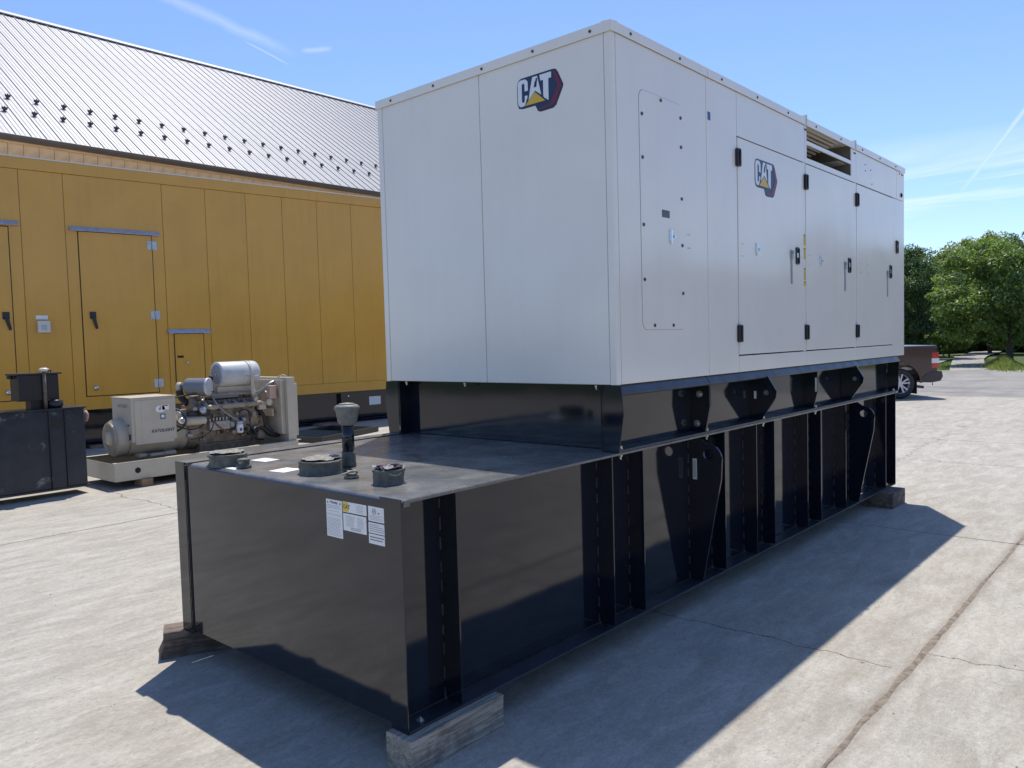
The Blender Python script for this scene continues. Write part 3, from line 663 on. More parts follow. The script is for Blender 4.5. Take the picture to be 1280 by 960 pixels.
# maker's emblem (front and first door)
def emblem(mapf, parent, name='emblem'):
    def sheet(nm, loops, m, lvl, par):
        mb = MB()
        for lp in loops:
            n = len(lp); vs = [mapf(p[0], p[1], lvl) for p in lp]+[mapf(p[0], p[1], lvl-.0011) for p in lp]
            mb.add(vs, [tuple(range(n)), tuple(range(n, 2*n))[::-1]]+[(i, n+i, n+(i+1) % n, (i+1) % n) for i in range(n)])
        return mb.build(nm, m, par)
    back = [(.035, .52), (.06, .595), (.12, .628), (.80, .628), (.87, .615), (.915, .555), (1.02, .335), (1.005, .29), (.865, .04), (.80, .005), (.54, -.002), (.48, .02), (.425, .12), (.15, .12), (.07, .14), (.035, .22)]
    o = sheet(name, [back], NAVY, .0015, parent)
    sheet('red_band', [[(.805, .585), (.87, .58), (.99, .335), (.845, .06), (.54, .03), (.50, .06), (.735, .085), (.91, .335)]], WINE, .003, o)
    sheet('letter', [[(.115, .60), (.225, .595), (.272, .55), (.275, .40), (.203, .40), (.203, .51), (.185, .535), (.155, .535), (.14, .51), (.14, .245), (.155, .22), (.188, .222), (.203, .25), (.203, .325), (.26, .325), (.262, .29), (.205, .175), (.175, .158), (.105, .16), (.062, .20), (.052, .26), (.052, .53), (.07, .58)]], EMW, .003, o)
    sheet('letter', [[(.375, .595), (.48, .595), (.487, .562), (.452, .562), (.430, .500), (.4295, .42), (.4295, .365), (.285, .235), (.335, .45)], [(.487, .562), (.48, .595), (.56, .27), (.4300, .365), (.4295, .42), (.461, .42)]], EMW, .003, o)
    sheet('letter_counter', [[(.428, .52), (.450, .42), (.406, .42)]], NAVY, .004, o)
    sheet('letter', [[(.53, .595), (.775, .595), (.775, .50), (.715, .50), (.712, .15), (.628, .205), (.605, .235), (.605, .50), (.548, .50)]], EMW, .003, o)
    sheet('triangle', [[(.425, .345), (.645, .158), (.205, .158)]], EMY, .004, o)
emblem(lambda u, v, h: (XE-h, .700-.36*u, 3.160+.36*v), GEN)
emblem(lambda u, v, h: (3.412+.405*u, yA-.003-h, 2.828+.405*v), D1)

# covers, vents and fittings on the front deck
def wrapcap(name, x, y, r, h, top=COVERTOP, label=None):
    rnd = random.Random(x*91+y); ph = [rnd.uniform(0, 6.28) for _ in range(6)]
    def jit(k, i):
        t = 2*math.pi*i/36; return r*(.035*math.sin(3*t+ph[0]+k)+.025*math.sin(7*t+ph[1]+k*.7)+.02*math.sin(13*t+ph[2]))*(1 if k < 7 else .4)
    prof = [(r*1.10, 0), (r*1.04, h*.06), (r*.98, h*.25), (r*1.0, h*.5), (r*.97, h*.72), (r*1.03, h*.86), (r*.99, h*.98), (r*.90, h*1.0)]
    o = MB().lathe((x, y, TZ1), (0, 0, 1), prof, 36, jit).build(name, COVER, GEN, label=label)
    tp = MB(); n = 36; vs = []; rings = (.93, .72, .5, .25)
    for kk, q in enumerate(rings):
        for i in range(n):
            t = 2*math.pi*i/n; vs.append((x+r*q*math.cos(t), y+r*q*math.sin(t), TZ1+h+.002+rnd.uniform(-.001, .008)*(1 if kk < 3 else .5)+(.004 if kk == 0 else 0)))
    vs.append((x, y, TZ1+h+.004))
    fs = [(k*n+i, k*n+(i+1) % n, (k+1)*n+(i+1) % n, (k+1)*n+i) for k in range(len(rings)-1) for i in range(n)]
    fs += [((len(rings)-1)*n+i, (len(rings)-1)*n+(i+1) % n, len(rings)*n) for i in range(n)]
    tp.add(vs, fs, True).build('cover_top', top, o); return o
wrapcap('tank_cap', .115, 1.625, .102, .068); wrapcap('tank_cap', .250, .925, .108, .070)
c3 = wrapcap('tank_cap', .245, .375, .072, .072, BLACKSAT)
MB().prism([(-.05, .072), (.05, .072), (.042, .088), (.0, .094), (-.042, .088)], 'y', -.018, .018).build('cap_latch', mat('maroon_latch', (.09, .02, .02), .4), c3, .003).location = (.245, .375, TZ1)
for dy in (-.040, .040): MB().box(.19, .23, .375+dy-.016, .375+dy+.016, TZ1+.078, TZ1+.092).build('latch_plate', CHROME, c3, .002)
MB().tube([(.30, .33, TZ1+.08), (.25, .30, TZ1+.045), (.20, .31, TZ1+.05), (.185, .36, TZ1+.085)], .0028, 6).tube([(.31, .42, TZ1+.08), (.22, .45, TZ1+.03), (.18, .42, TZ1+.07)], .0028, 6).build('tie_wire', mat('straw_cord', (.42, .36, .25), .7), c3)
f1 = MB().lathe((.105, 1.435, TZ1), (0, 0, 1), [(.040, 0), (.040, .018), (.030, .02), (.030, .036), (.034, .038), (.034, .050), (.02, .054)], 20).build('tank_fitting', COVER, GEN)
MB().tube([(.07, 1.42, TZ1+.03), (.11, 1.40, TZ1+.05), (.14, 1.46, TZ1+.04), (.09, 1.47, TZ1+.045)], .004, 6).build('tie_wire', MATS['straw_cord'], f1)
f2 = MB().lathe((.235, .650, TZ1), (0, 0, 1), [(.036, 0), (.036, .012), (.026, .014), (.026, .022), (.012, .024)], 20).build('tank_fitting', COVER, GEN)
MB().tube([(.20, .67, TZ1+.02), (.235, .62, TZ1+.045), (.27, .64, TZ1+.02), (.24, .69, TZ1+.03)], .0055, 6).build('tie_wire', MATS['straw_cord'], f2)
pv = MB().cyl((.455, .965, TZ1+.06), (.455, .965, TZ1+.25), .033, 28).build('vent_pipe', BLACK, GEN)
MB().lathe((.455, .965, TZ1), (0, 0, 1), [(.040, 0), (.038, .02), (.036, .065), (.0345, .085)], 28, lambda k, i: .0015*math.sin(i*1.7+k)).build('pipe_wrap', COVER, pv)
MB().lathe((.455, .965, TZ1+.225), (0, 0, 1), [(.036, 0), (.042, .008), (.051, .022), (.056, .050), (.061, .080), (.067, .086), (.067, .099), (.058, .108), (.03, .116), (.01, .118)], 28, lambda k, i: .002*math.sin(i*1.3+k*2)).build('vent_cap', mat('pale_grey_cap', (.20, .20, .175), .6, var=.3, vscale=30), pv)
MB().lathe((.455, .965, TZ1+.338), (0, 0, 1), [(.046, 0), (.038, .004), (.01, .008)], 20).build('cap_top', COVERTOP, pv)
for x, y, sx, sy, a in ((.19, 1.165, .062, .060, .15), (.335, 1.605, .05, .07, .1), (.060, 1.47, .02, .05, .0)):
    o = MB().box(-sx, sx, -sy, sy, 0, .0012).build('deck_sticker', PAPER, GEN); o.location = (x, y, TZ1+.0005); o.rotation_euler = (0, 0, a)
# labels on the front of the tank
FX = .0
def lab(y1, y0, z1, z0): return MB().box(FX+.0045, FX+.0058, y0, y1, z0, z1).build('notice_label', PAPER, GEN)
def line(p, y1, y0, z, h=.0016, m=PRINTG): return MB().box(FX+.0038, FX+.0045, y0, y1, z-h/2, z+h/2)
def lines(p, y1, y0, zt, zb, n, seed, m=PRINTG, h=.0016):
    rnd = random.Random(seed); mb = MB()
    for k in range(n):
        z = zt-(zt-zb)*k/(n-1) if n > 1 else zt
        if rnd.random() < .12 and n > 8: continue
        mb.box(FX+.0038, FX+.0045, y0+(y1-y0)*rnd.uniform(0, .15 if rnd.random() > .2 else .5), y1, z-h/2, z+h/2)
    mb.build('print_lines', m, p, kind='stuff')
a = lab(.540, .420, 1.098, .926)
text('heading', 'Warning', .016, PRINT, a, frame_mx(FX+.004, .480, 1.086), .0008, bold=.0003)
MB().prism([(.532, 1.080), (.520, 1.080), (.526, 1.091)], 'x', FX+.0038, FX+.0045).prism([(.440, 1.080), (.428, 1.080), (.434, 1.091)], 'x', FX+.0038, FX+.0045).build('warning_triangle', PRINT, a)
lines(a, .534, .428, 1.072, .934, 22, 1)
b = lab(.414, .243, 1.100, 1.053)
MB().box(FX+.0036, FX+.0045, .372, .412, 1.056, 1.098).build('logo_block', mat('bright_yellow_ink', (.78, .52, .02), .5), b)
text('logo_lettering', 'CAT', .024, PRINT, b, frame_mx(FX+.0034, .386, 1.077), .0006, bold=.0009)
lines(b, .315, .262, 1.090, 1.062, 5, 2)
c = lab(.413, .247, 1.047, .969); lines(c, .392, .330, 1.036, .992, 8, 3); lines(c, .310, .262, 1.036, .992, 8, 4); lines(c, .360, .275, .985, .978, 2, 5, PRINT, .002)
d = lab(.231, .118, 1.101, 1.036)
MB().ring(circ(.190, 1.080, .013, 20), circ(.190, 1.080, .0105, 20), 'x', FX+.0038, FX+.0045).build('round_mark', PRINT, d)
text('mark_lettering', 'UL', .012, PRINT, d, frame_mx(FX+.004, .190, 1.080), .0006, bold=.0003)
text('mark_lettering', 'US', .010, PRINT, d, frame_mx(FX+.004, .160, 1.074), .0006, bold=.0003)
lines(d, .222, .126, 1.062, 1.044, 4, 6)
e = lab(.232, .119, 1.030, .984); lines(e, .225, .126, 1.020, .994, 4, 7, PRINT, .0018)
f_ = lab(.232, .120, .980, .937); lines(f_, .223, .128, .967, .955, 2, 8, PRINT, .0042)

# ------------------------------------------------------------------ wood blocks
def timber(name, L, Wd, H, loc, rz, m, label, seed, broken=0.):
    rnd = random.Random(seed); nx = 10; mb = MB(); vs = []; fs = []
    ringp = [(-Wd/2, 0), (Wd/2, 0), (Wd/2, H*.5), (Wd/2, H), (0, H), (-Wd/2, H), (-Wd/2, H*.5)]
    for k in range(nx+1):
        x = L*k/nx
        for (y, z) in ringp:
            dz = rnd.uniform(-.003, .003) if z > 0 else 0; dx = (rnd.uniform(0, .02)+(.07*broken*(z/H))) if k == 0 and broken else 0
            vs.append((x+dx+(rnd.uniform(-.002, .002) if k in (0, nx) else 0), y+rnd.uniform(-.002, .002), z+dz))
    n = len(ringp)
    fs = [(k*n+i, k*n+(i+1) % n, (k+1)*n+(i+1) % n, (k+1)*n+i) for k in range(nx) for i in range(n)]+[tuple(range(n))[::-1], tuple(nx*n+i for i in range(n))]
    mb.add(vs, fs); o = mb.build(name, m, None, .004); o.location = loc; o.rotation_euler = (0, 0, rz); tag(o, label, 'wood block')
    return o
timber('wood_block', .575, .160, TZ0-.0005, (-.040, .030, 0), 0., TIMBER, 'pale weathered timber under the near front corner of the black tank', 1)
timber('wood_block', .42, .17, TZ0-.0005, (-.115, 2.135, 0), R(-26), DTIMBER, 'dark split timber under the left front corner of the black tank', 2, 1.)
timber('wood_block', .42, .30, TZ0-.0005, (6.305, .015, 0), 0., DTIMBER, 'dark timber under the far right end of the black tank', 3)

# ------------------------------------------------------------------ barn with metal roof
BARN = empty('metal_roofed_building', (0, 17.0, 0), label='long building with a bare metal roof behind the yellow enclosure', cat='building')
BX0, BX1, RIDGE_Y, RIDGE_Z, EAVE_Z, PITW = -4.2, 24.4, 8.9, 12.50, 6.575, .307
sl = math.atan2(RIDGE_Z-EAVE_Z, RIDGE_Y); SL = math.hypot(RIDGE_Z-EAVE_Z, RIDGE_Y)
pm = MB()                                   # one 12-inch sheet: upstanding seam and two low pencil ribs
pf = [(0, 0), (.004, .024), (.020, .024), (.024, 0), (.098, 0), (.106, .009), (.114, 0), (.198, 0), (.206, .009), (.214, 0), (PITW-.0015, 0)]
vs = [(p[0], -.03, p[1]) for p in pf]+[(p[0], SL, p[1]) for p in pf]; n = len(pf)
vs += [(p[0], -.03, -.012) for p in (pf[0], pf[-1])]+[(p[0], SL, -.012) for p in (pf[0], pf[-1])]
pm.add(vs, [(i, i+1, n+i+1, n+i) for i in range(n-1)]+[tuple(range(n-1, -1, -1))+(2*n, 2*n+1)])
PANEL = pm.mesh('roof_sheet', ROOFM)
gm = MB().box(-.035, .035, -.045, .0, 0, .012).prism([(-.055, .045), (-.06, .10), (-.02, .085), (0, .12), (.02, .085), (.06, .10), (.055, .045), (.02, .02), (.02, 0), (-.02, 0), (-.02, .02)], 'y', -.012, .010)
GUARDM = gm.mesh('snow_guard', GUARD)
NP = int((BX1-BX0)/PITW); sr, cr_ = math.sin(sl), math.cos(sl)
offx = 3.516 - BX0; ph = (offx % PITW)
for k in range(NP):
    x = BX0+ph+k*PITW-PITW
    inst('roof_sheet', PANEL, BARN, (x, 0, EAVE_Z), (sl, 0, 0))
    if k % 2 == 0:
        for d, dx in ((2.40, .155), (1.46, -.155)):
            dd = dx
            if x+dd > BX1-.3 or x+dd < BX0+.2: continue
            inst('snow_guard', GUARDM, BARN, (x+dd, d*cr_, EAVE_Z+d*sr), (sl, 0, 0), (1.05, 1.05, 1.05))
xe0, xe1 = BX0+ph-PITW, BX0+ph-PITW+NP*PITW
o = MB().box(xe0, xe1, 0, SL, -.03, -.014).build('roof_deck', GUTTER, BARN); o.location = (0, 0, EAVE_Z); o.rotation_euler = (sl, 0, 0)
o = MB().add([(xe0, 0, 0), (xe1, 0, 0), (xe1, SL, 0), (xe0, SL, 0)], [(0, 1, 2, 3)]).build('back_slope', ROOFM, BARN, fix=False); o.location = (0, 2*RIDGE_Y, EAVE_Z); o.rotation_euler = (math.pi-sl, 0, 0)
MB().prism([(RIDGE_Y-.22, RIDGE_Z-.10), (RIDGE_Y-.22, RIDGE_Z-.06), (RIDGE_Y, RIDGE_Z+.085), (RIDGE_Y+.22, RIDGE_Z-.06), (RIDGE_Y+.22, RIDGE_Z-.10), (RIDGE_Y, RIDGE_Z+.06)], 'x', xe0-.05, xe1+.05).build('ridge_cap', ROOFM, BARN, .004)
MB().prism([(-.115, EAVE_Z-.005), (-.125, EAVE_Z-.02), (-.115, EAVE_Z-.07), (-.06, EAVE_Z-.135), (0, EAVE_Z-.135), (0, EAVE_Z-.02)], 'x', xe0, xe1).build('gutter', GUTTER, BARN, .004)
MB().box(xe0, xe1, .002, .03, EAVE_Z-.178, EAVE_Z-.02).build('fascia', BOARD, BARN, .003)
bme = MB().box(.004, PITW*1.0-.004, 0, .022, .2, EAVE_Z-.03).mesh('wall_board', BOARD)
k = 0; x = 3.925-.306*26
while x < BX1-.4:
    inst('wall_board', bme, BARN, (x, .05+random.uniform(-.002, .002), 0)); x += .3075
WALLB = mat('barn_wall', (.50, .37, .24), .75, var=.2)
MB().box(BX0+.3, BX1-.3, .075, .2, 0, EAVE_Z-.03).build('wall', WALLB, BARN)
MB().box(BX0+.3, BX1-.3, 2*RIDGE_Y-.6, 2*RIDGE_Y-.47, 0, EAVE_Z-.26).build('wall', WALLB, BARN)
for x in (BX0+.3, BX1-.42):
    MB().prism([(.205, 0), (2*RIDGE_Y-.605, 0), (2*RIDGE_Y-.605, EAVE_Z+.1), (RIDGE_Y, RIDGE_Z-.1), (.205, EAVE_Z+.05)], 'x', x, x+.12).build('gable_wall', WALLB, BARN)

# ------------------------------------------------------------------ yellow enclosure
YE = empty('yellow_enclosure', (9.4, 12.5, 0), R(-7), 'long yellow walk-in generator enclosure on a black base before the building', 'enclosure')
S0, S1, YD = -9.6, 3.2, 3.0
MB().box(S0+.02, S1-.02, .012, YD-.02, .74, 5.22).build('enclosure_core', mat('yellow_gap', (.30, .17, .035), .7), YE)
seams = [S0, -8.55, -6.76, -6.06, -4.33, -3.48, -2.63, -1.81, -.98, -.11, .74, 1.6, 2.4, S1]
for i in range(len(seams)-1):
    a, b = seams[i]+.004, seams[i+1]-.004; zb = .735 if seams[i] < -2.64 else .955
    MB().box(a, b, 0, .014, zb, 5.085).build('wall_panel', YELLOW, YE, .005)
MB().box(-2.626, S1, -.002, .014, .735, .951).build('bottom_rail', YELLOW, YE, .004)
MB().box(S0, S1, -.016, .03, 5.09, 5.288).build('top_rail', YELLOW, YE, .004)
MB().box(S0-.01, S1+.01, -.022, YD, 5.290, 5.312).build('roof_plate', WHITE2, YE, .003)  # cream colour stands in for sunlight on the yellow top edge
MB().box(S1-.018, S1, .015, YD, .735, 5.285).build('end_wall', YELLOW, YE, .003)
for s in (-2.2, -.55, -.15, .3): MB().cyl((s, 0, .86), (s, -.008, .86), .018, 10).build('bolt', YELLOW, YE)
def ydoor(a, b, z0, z1, hinges=True):
    MB().box(a-.016, b+.016, -.004, .001, z0-.016, z1+.016).build('door_gap_shade', mat('dark_brown_gap_shade', (.05, .03, .015), .7), YE)  # shaded gap round the door, painted as a dark brown outline
    return MB().box(a, b, -.018, -.0035, z0, z1).build('door', YELLOW, YE, .005)
d1 = ydoor(-5.85, -4.565, .995, 4.055); d0 = ydoor(-8.25, -6.965, .995, 4.055); d2 = ydoor(-4.215, -3.645, .90, 2.135)
for a, b, z in ((-6.00, -4.42, 4.10), (-8.40, -6.80, 4.125), (-4.345, -3.505, 2.185)):
    MB().prism([(-.003, z-.035), (-.085, z-.04), (-.085, z-.032), (-.012, z+.045), (-.003, z+.045)], 'x', a, b).build('rain_guard', ZINC, YE, .002)
def yh(s, z, d):
    o = MB().box(s-.085, s-.012, -.028, -.0185, z-.085, z+.085).box(s+.022, s+.095, -.014, -.0005, z-.085, z+.085).cyl((s+.004, -.032, z-.085), (s+.004, -.032, z+.085), .012, 10).build('hinge', ZINC, d, .002)
    return o
for z in (3.87, 2.51, 1.17): yh(-4.565, z, d1)
for z in (3.87, 2.51, 1.17): yh(-8.27, z, d0)
def lever(s, z, d):
    o = MB().box(s-.055, s+.055, -.040, -.018, z-.02, z+.11).build('handle', BLACKSAT, d, .010)
    MB().prism([(s-.035, z+.02), (s+.035, z+.02), (s+.075, z-.20), (s+.035, z-.22)], 'y', -.065, -.041).build('handle_lever', BLACKSAT, o, .008)
lever(-5.68, 2.46, d1); lever(-7.07, 2.45, d0)
MB().lathe((-5.69, -.018, 1.14), (0, -1, 0), [(.045, 0), (.05, .01), (.042, .035), (.02, .05)], 16).build('knob', CHROME, d1)
MB().lathe((-7.10, -.018, 1.14), (0, -1, 0), [(.045, 0), (.05, .01), (.042, .035), (.02, .05)], 16).build('knob', CHROME, d0)
MB().box(-4.18, -4.06, -.0215, -.0175, 1.655, 1.70).build('handle_slot', DARK, d2)
MB().lathe((-3.99, -.018, 1.55), (0, -1, 0), [(.030, 0), (.030, .02), (.018, .03)], 16).build('latch', CHROME, d2)
bx_ = MB().box(-6.60, -6.40, -.075, -.001, 2.19, 2.40).build('alarm_box', WHITE2, YE, .008)
MB().box(-6.545, -6.455, -.082, -.0755, 2.24, 2.33).build('alarm_lens', LGREY, bx_, .003)
MB().box(-6.61, -6.42, -.006, -.0005, 2.43, 2.50).build('notice_label', PAPER, YE)
MB().box(S0+.05, S1-.1, .16, YD-.1, .10, .733).build('base_frame', BLACK, YE, .003)
MB().box(S0+.05, S1-.1, .04, .159, .06, .085).build('base_flange', BLACK, YE, .002)
MB().box(S0+.05, S1-.1, .04, .159, .70, .733).build('base_flange', BLACK, YE, .002)
for s in (-8.8, -6.5, -4.3, -2.1, -.50, 1.7): MB().box(s-.012, s, .045, .159, .086, .699).build('base_stiffener', BLACK, YE, .002)
MB().box(.30, .62, .148, .159, .37, .57).build('sign_plate', PAPER, YE)
MB().lathe((-.26, .159, .62), (0, -1, 0), [(.025, 0), (.025, .012), (.012, .016)], 12).build('plug', CHROME, YE)
for i, s in enumerate((-8.6, -5.6, -2.9, .1, 2.7)):
    q = Vector((9.4, 12.5, 0))+Matrix.Rotation(R(-7), 3, 'Z') @ Vector((s, .25, 0))
    if i == 3: q = Vector((8.42, 12.55, 0))
    o = MB().box(-.24, .24, -.28, .28, 0, .0595 if i != 3 else .0595).build('wood_block', WOODB, None, .004); o.location = q; o.rotation_euler = (0, 0, R(-7))
    tag(o, ['low wood block under the hidden left end of the yellow enclosure', 'low wood block under the yellow enclosure behind the engine control box', 'low wood block under the yellow enclosure behind the engine radiator',
            'brown wood block under the yellow enclosure seen behind the deck vent pipe', 'low wood block under the hidden right end of the yellow enclosure'][i], 'wood block')

# low black plates and frame lying on the ground before the yellow base
fr = empty('steel_frame', (7.15, 10.75, 0), R(18), 'flat black steel frame lying on the ground before the yellow enclosure', 'frame')
for a in ((-.95, .95, -.62, -.55), (-.95, .95, .55, .62)): MB().box(a[0], a[1], a[2], a[3], 0, .11).build('frame_rail', BLACKSAT, fr, .003)
for a in (-.95, 0, .88): MB().box(a, a+.07, -.549, .549, .002, .108).build('frame_crossbar', BLACKSAT, fr, .003)
pl = MB().box(-.88, .0, -.549, .549, .11, .116).build('cover_plate', BLACK, fr)

# ------------------------------------------------------------------ scuffed black tank at the left
LT = empty('black_fuel_tank', (0, 8.3, 0), 0, 'scuffed black steel tank at the left with a box and pipe on top', 'tank')
MB().prism([(-1.7, 0), (1.765, 0), (1.765, .26), (1.72, .40), (-1.7, .40)], 'z', .115, 1.098).build('tank_body', SCRATCH, LT, .006)
MB().box(-1.72, 1.790, -.012, .42, .088, .1145).build('bottom_plate', SCRATCH, LT, .003)
MB().box(-1.72, 1.790, -.014, .42, 1.0985, 1.118).build('top_plate', SCRATCH, LT, .003)
o = MB().box(1.345, 1.352, -.03, -.0005, .116, 1.097).box(1.523, 1.530, -.03, -.0005, .116, 1.097).box(1.353, 1.522, -.008, -.0005, .116, 1.097).build('channel_post', SCRATCH, LT, .002)
MB().cyl((1.44, -.0085, .93), (1.44, -.012, .93), .030, 16).build('hole', DARK, o)
MB().box(1.380, 1.502, -.0125, -.0085, .86, .99).build('hole_plate', BLACKSAT, o)
MB().lathe((1.766, .10, .985), (1, 0, 0), [(.05, 0), (.05, .03), (.075, .035), (.075, .06), (.05, .075), (.03, .08)], 18).build('side_fitting', PINKCAP, LT)
MB().box(1.20, 1.36, .12, .32, 1.118, 1.225).build('box_pedestal', BLACKSAT, LT, .003)
q = MB().box(1.06, 1.515, .08, .38, 1.225, 1.545).build('battery_box', BLACKSAT, LT, .006)
MB().box(1.02, 1.545, .05, .41, 1.546, 1.568).build('box_lid', BLACKSAT, q, .004)
MB().cyl((1.02, .23, 1.55), (1.02, .23, 1.505), .035, 14).build('box_corner', BLACKSAT, q)
MB().tube([(1.44, .2, 1.567), (1.44, .2, 1.60), (1.47, .2, 1.60), (1.47, .2, 1.567)], .007, 8).build('box_ring', BLACKSAT, q)
RUST = mat('weathered_pipe', (.16, .12, .10), .6, vcol=(.09, .07, .06), vscale=20)
q = MB().cyl((1.345, .055, 1.118), (1.345, .055, 1.60), .0215, 16).build('vent_pipe', RUST, LT)
MB().lathe((1.345, .055, 1.585), (0, 0, 1), [(.03, 0), (.055, .02), (.055, .03), (.03, .045)], 18).build('vent_cap', WHITE2, q)
q = MB().lathe((1.46, .095, 1.118), (0, 0, 1), [(.085, 0), (.085, .028), (.095, .03), (.095, .085), (.088, .09), (.088, .10), (.03, .105)], 24).build('filler_cap', BLACKSAT, LT)
MB().cyl((1.46, .095, 1.22), (1.46, .095, 1.245), .014, 10).build('cap_knob', CHROME, q)
for x, lb in ((-1.2, 'wood runner under the hidden left end of the scuffed black tank'), (-.35, 'wood runner in shadow under the scuffed black tank nearer its right end')):
    o = MB().box(x-.08, x+.08, 8.38, 8.66, 0, .0875).build('wood_block', WOODB, None, .004); tag(o, lb, 'wood block')

# ------------------------------------------------------------------ open engine generator on a beige skid
EN = empty('engine_generator', (0, 0, 0), 0, 'old beige open diesel generator on a beige skid before the yellow enclosure', 'generator')
sx0, sx1, sy0, sy1, sz0, sz1 = 2.03, 4.80, 8.13, 9.28, .105, .350
MB().box(sx0, sx1, sy0, sy0+.008, sz0, sz1-.0085).box(sx0, sx1, sy0, sy0+.07, sz1-.008, sz1).box(sx0, sx1, sy0+.009, sy0+.07, sz0, sz0+.008).build('skid_rail', OFFW2, EN, .002)
MB().box(sx0, sx1, sy1-.008, sy1, sz0, sz1-.0085).box(sx0, sx1, sy1-.07, sy1, sz1-.008, sz1).build('skid_rail', OFFW2, EN, .002)
MB().box(sx0, sx0+.007, sy0+.0085, sy1-.0085, sz0, sz1-.0085).build('skid_end', OFFW2, EN, .002)
MB().box(sx1-.007, sx1, sy0+.0085, sy1-.0085, sz0, sz1-.0085).build('skid_end', OFFW2, EN, .002)
MB().box(sx0+.01, sx1-.01, sy0+.071, sy1-.071, .20, .215).build('drip_tray', mat('oily_black', (.02, .018, .016), .4), EN)
MB().cyl((2.33, sy0-.0005, .225), (2.33, sy0-.004, .225), .038, 20).build('skid_hole', DARK, EN)
MB().cyl((4.50, sy0-.0005, .26), (4.50, sy0-.004, .26), .022, 16).build('skid_hole', DARK, EN)
for x, y, lb in ((2.43, 8.20, 'small brown block under the front rail of the beige skid'), (4.55, 8.25, 'small brown block under the far right of the beige skid'), (2.5, 9.1, 'small brown block under the rear rail of the beige skid')):
    o = MB().box(x-.075, x+.075, y-.12, y+.12, 0, .1045).build('wood_block', WOODB, None, .005); tag(o, lb, 'wood block')
AY = 8.74
# alternator
MB().lathe((2.40, AY, .62), (1, 0, 0), [(.20, 0), (.262, .02), (.272, .05), (.272, .62), (.262, .66), (.25, .72), (.275, .74), (.275, .80)], 36).build('alternator', OFFW2, EN)
o = MB().lathe((2.405, AY, .62), (-1, 0, 0), [(.255, 0), (.262, .02), (.262, .12), (.245, .15), (.215, .165), (.10, .17), (.085, .20), (.03, .205)], 36).build('end_bell', OFFW2, EN)
for k in range(5): MB().lathe((2.232-.003*0, AY, .62), (-1, 0, 0), [(.115+.025*k, -.002), (.115+.025*k, .012), (.122+.025*k, .012), (.122+.025*k, -.002), (.115+.025*k, -.002)], 28, cap=False).build('grille_ring', OFFW, o)
for k in range(10):
    a = R(36*k+18); MB().tube([(2.226, AY+.09*math.cos(a), .62+.09*math.sin(a)), (2.226, AY+.225*math.cos(a), .62+.225*math.sin(a))], .005, 6).build('grille_spoke', OFFW, o)
for x in (2.55, 2.95): MB().box(x-.05, x+.05, AY-.30, AY+.30, .35, .395).build('mounting_foot', OFFW, EN, .004)
MB().box(2.62, 2.98, AY-.36, AY-.25, .352, .39).build('mounting_rail', OFFW, EN, .004)
# control box with door, labels and lettering
cb = MB().box(2.375, 2.985, 8.355, 8.98, .57, 1.165).build('control_box', OFFW2, EN, .004)
MB().box(2.365, 2.995, 8.345, 8.99, 1.166, 1.178).build('box_top', OFFW2, cb, .003)
cd = MB().box(2.415, 2.945, 8.345, 8.354, .535, 1.135).build('box_door', OFFW2, cb, .004)
MB().box(2.500, 2.503, 8.3435, 8.3455, .54, 1.13).build('door_crease', OFFW, cd)
MB().prism(rrect(2.70, 2.83, .955, 1.045, .045, 5), 'y', 8.3435, 8.3448).build('warning_label', PAPER, cd)
MB().prism([(2.765, 1.035), (2.74, .995), (2.757, .995), (2.745, .965), (2.782, 1.008), (2.765, 1.008), (2.778, 1.035)], 'y', 8.3425, 8.3432).build('lightning_mark', PRINT, cd)
MB().box(2.79, 2.885, 8.3435, 8.3448, .985, 1.055).build('warning_label', PAPER, cd)
MB().box(2.80, 2.875, 8.3425, 8.3432, 1.035, 1.05).build('red_heading', mat('red_ink', (.5, .05, .04), .5), cd)
o = MB().box(2.755, 2.835, 8.3435, 8.3448, .855, .935).build('inspection_sticker', mat('grey_blue_label', (.16, .19, .25), .5), cd)
MB().box(2.775, 2.815, 8.3425, 8.3432, .880, .915).build('sticker_print', PAPER, o)
text('lettering', 'KATOLIGHT', .060, NAVY, cd, frame_my(2.785, 8.3425, .700), .0012, .95, .0012, shear=.3)
MB().ring(circ(2.70, .703, .052, 24), circ(2.70, .703, .047, 24), 'y', 8.3435, 8.3448).build('ring_mark', PRINTG, cd)
MB().box(2.80, 2.90, 8.3430, 8.3436, .655, .662).build('print_line', PRINTG, cd)
text('lettering', 'KATOLIGHT', .062, PRINT, cb, frame_mx(2.3745, 8.62, 1.06), .0012, .9, .0015)
MB().box(2.370, 2.3755, 8.44, 8.49, .79, .81).build('latch', RUBBER, cb)
MB().box(2.370, 2.3755, 8.40, 8.45, .60, .68).build('latch', RUBBER, cb)
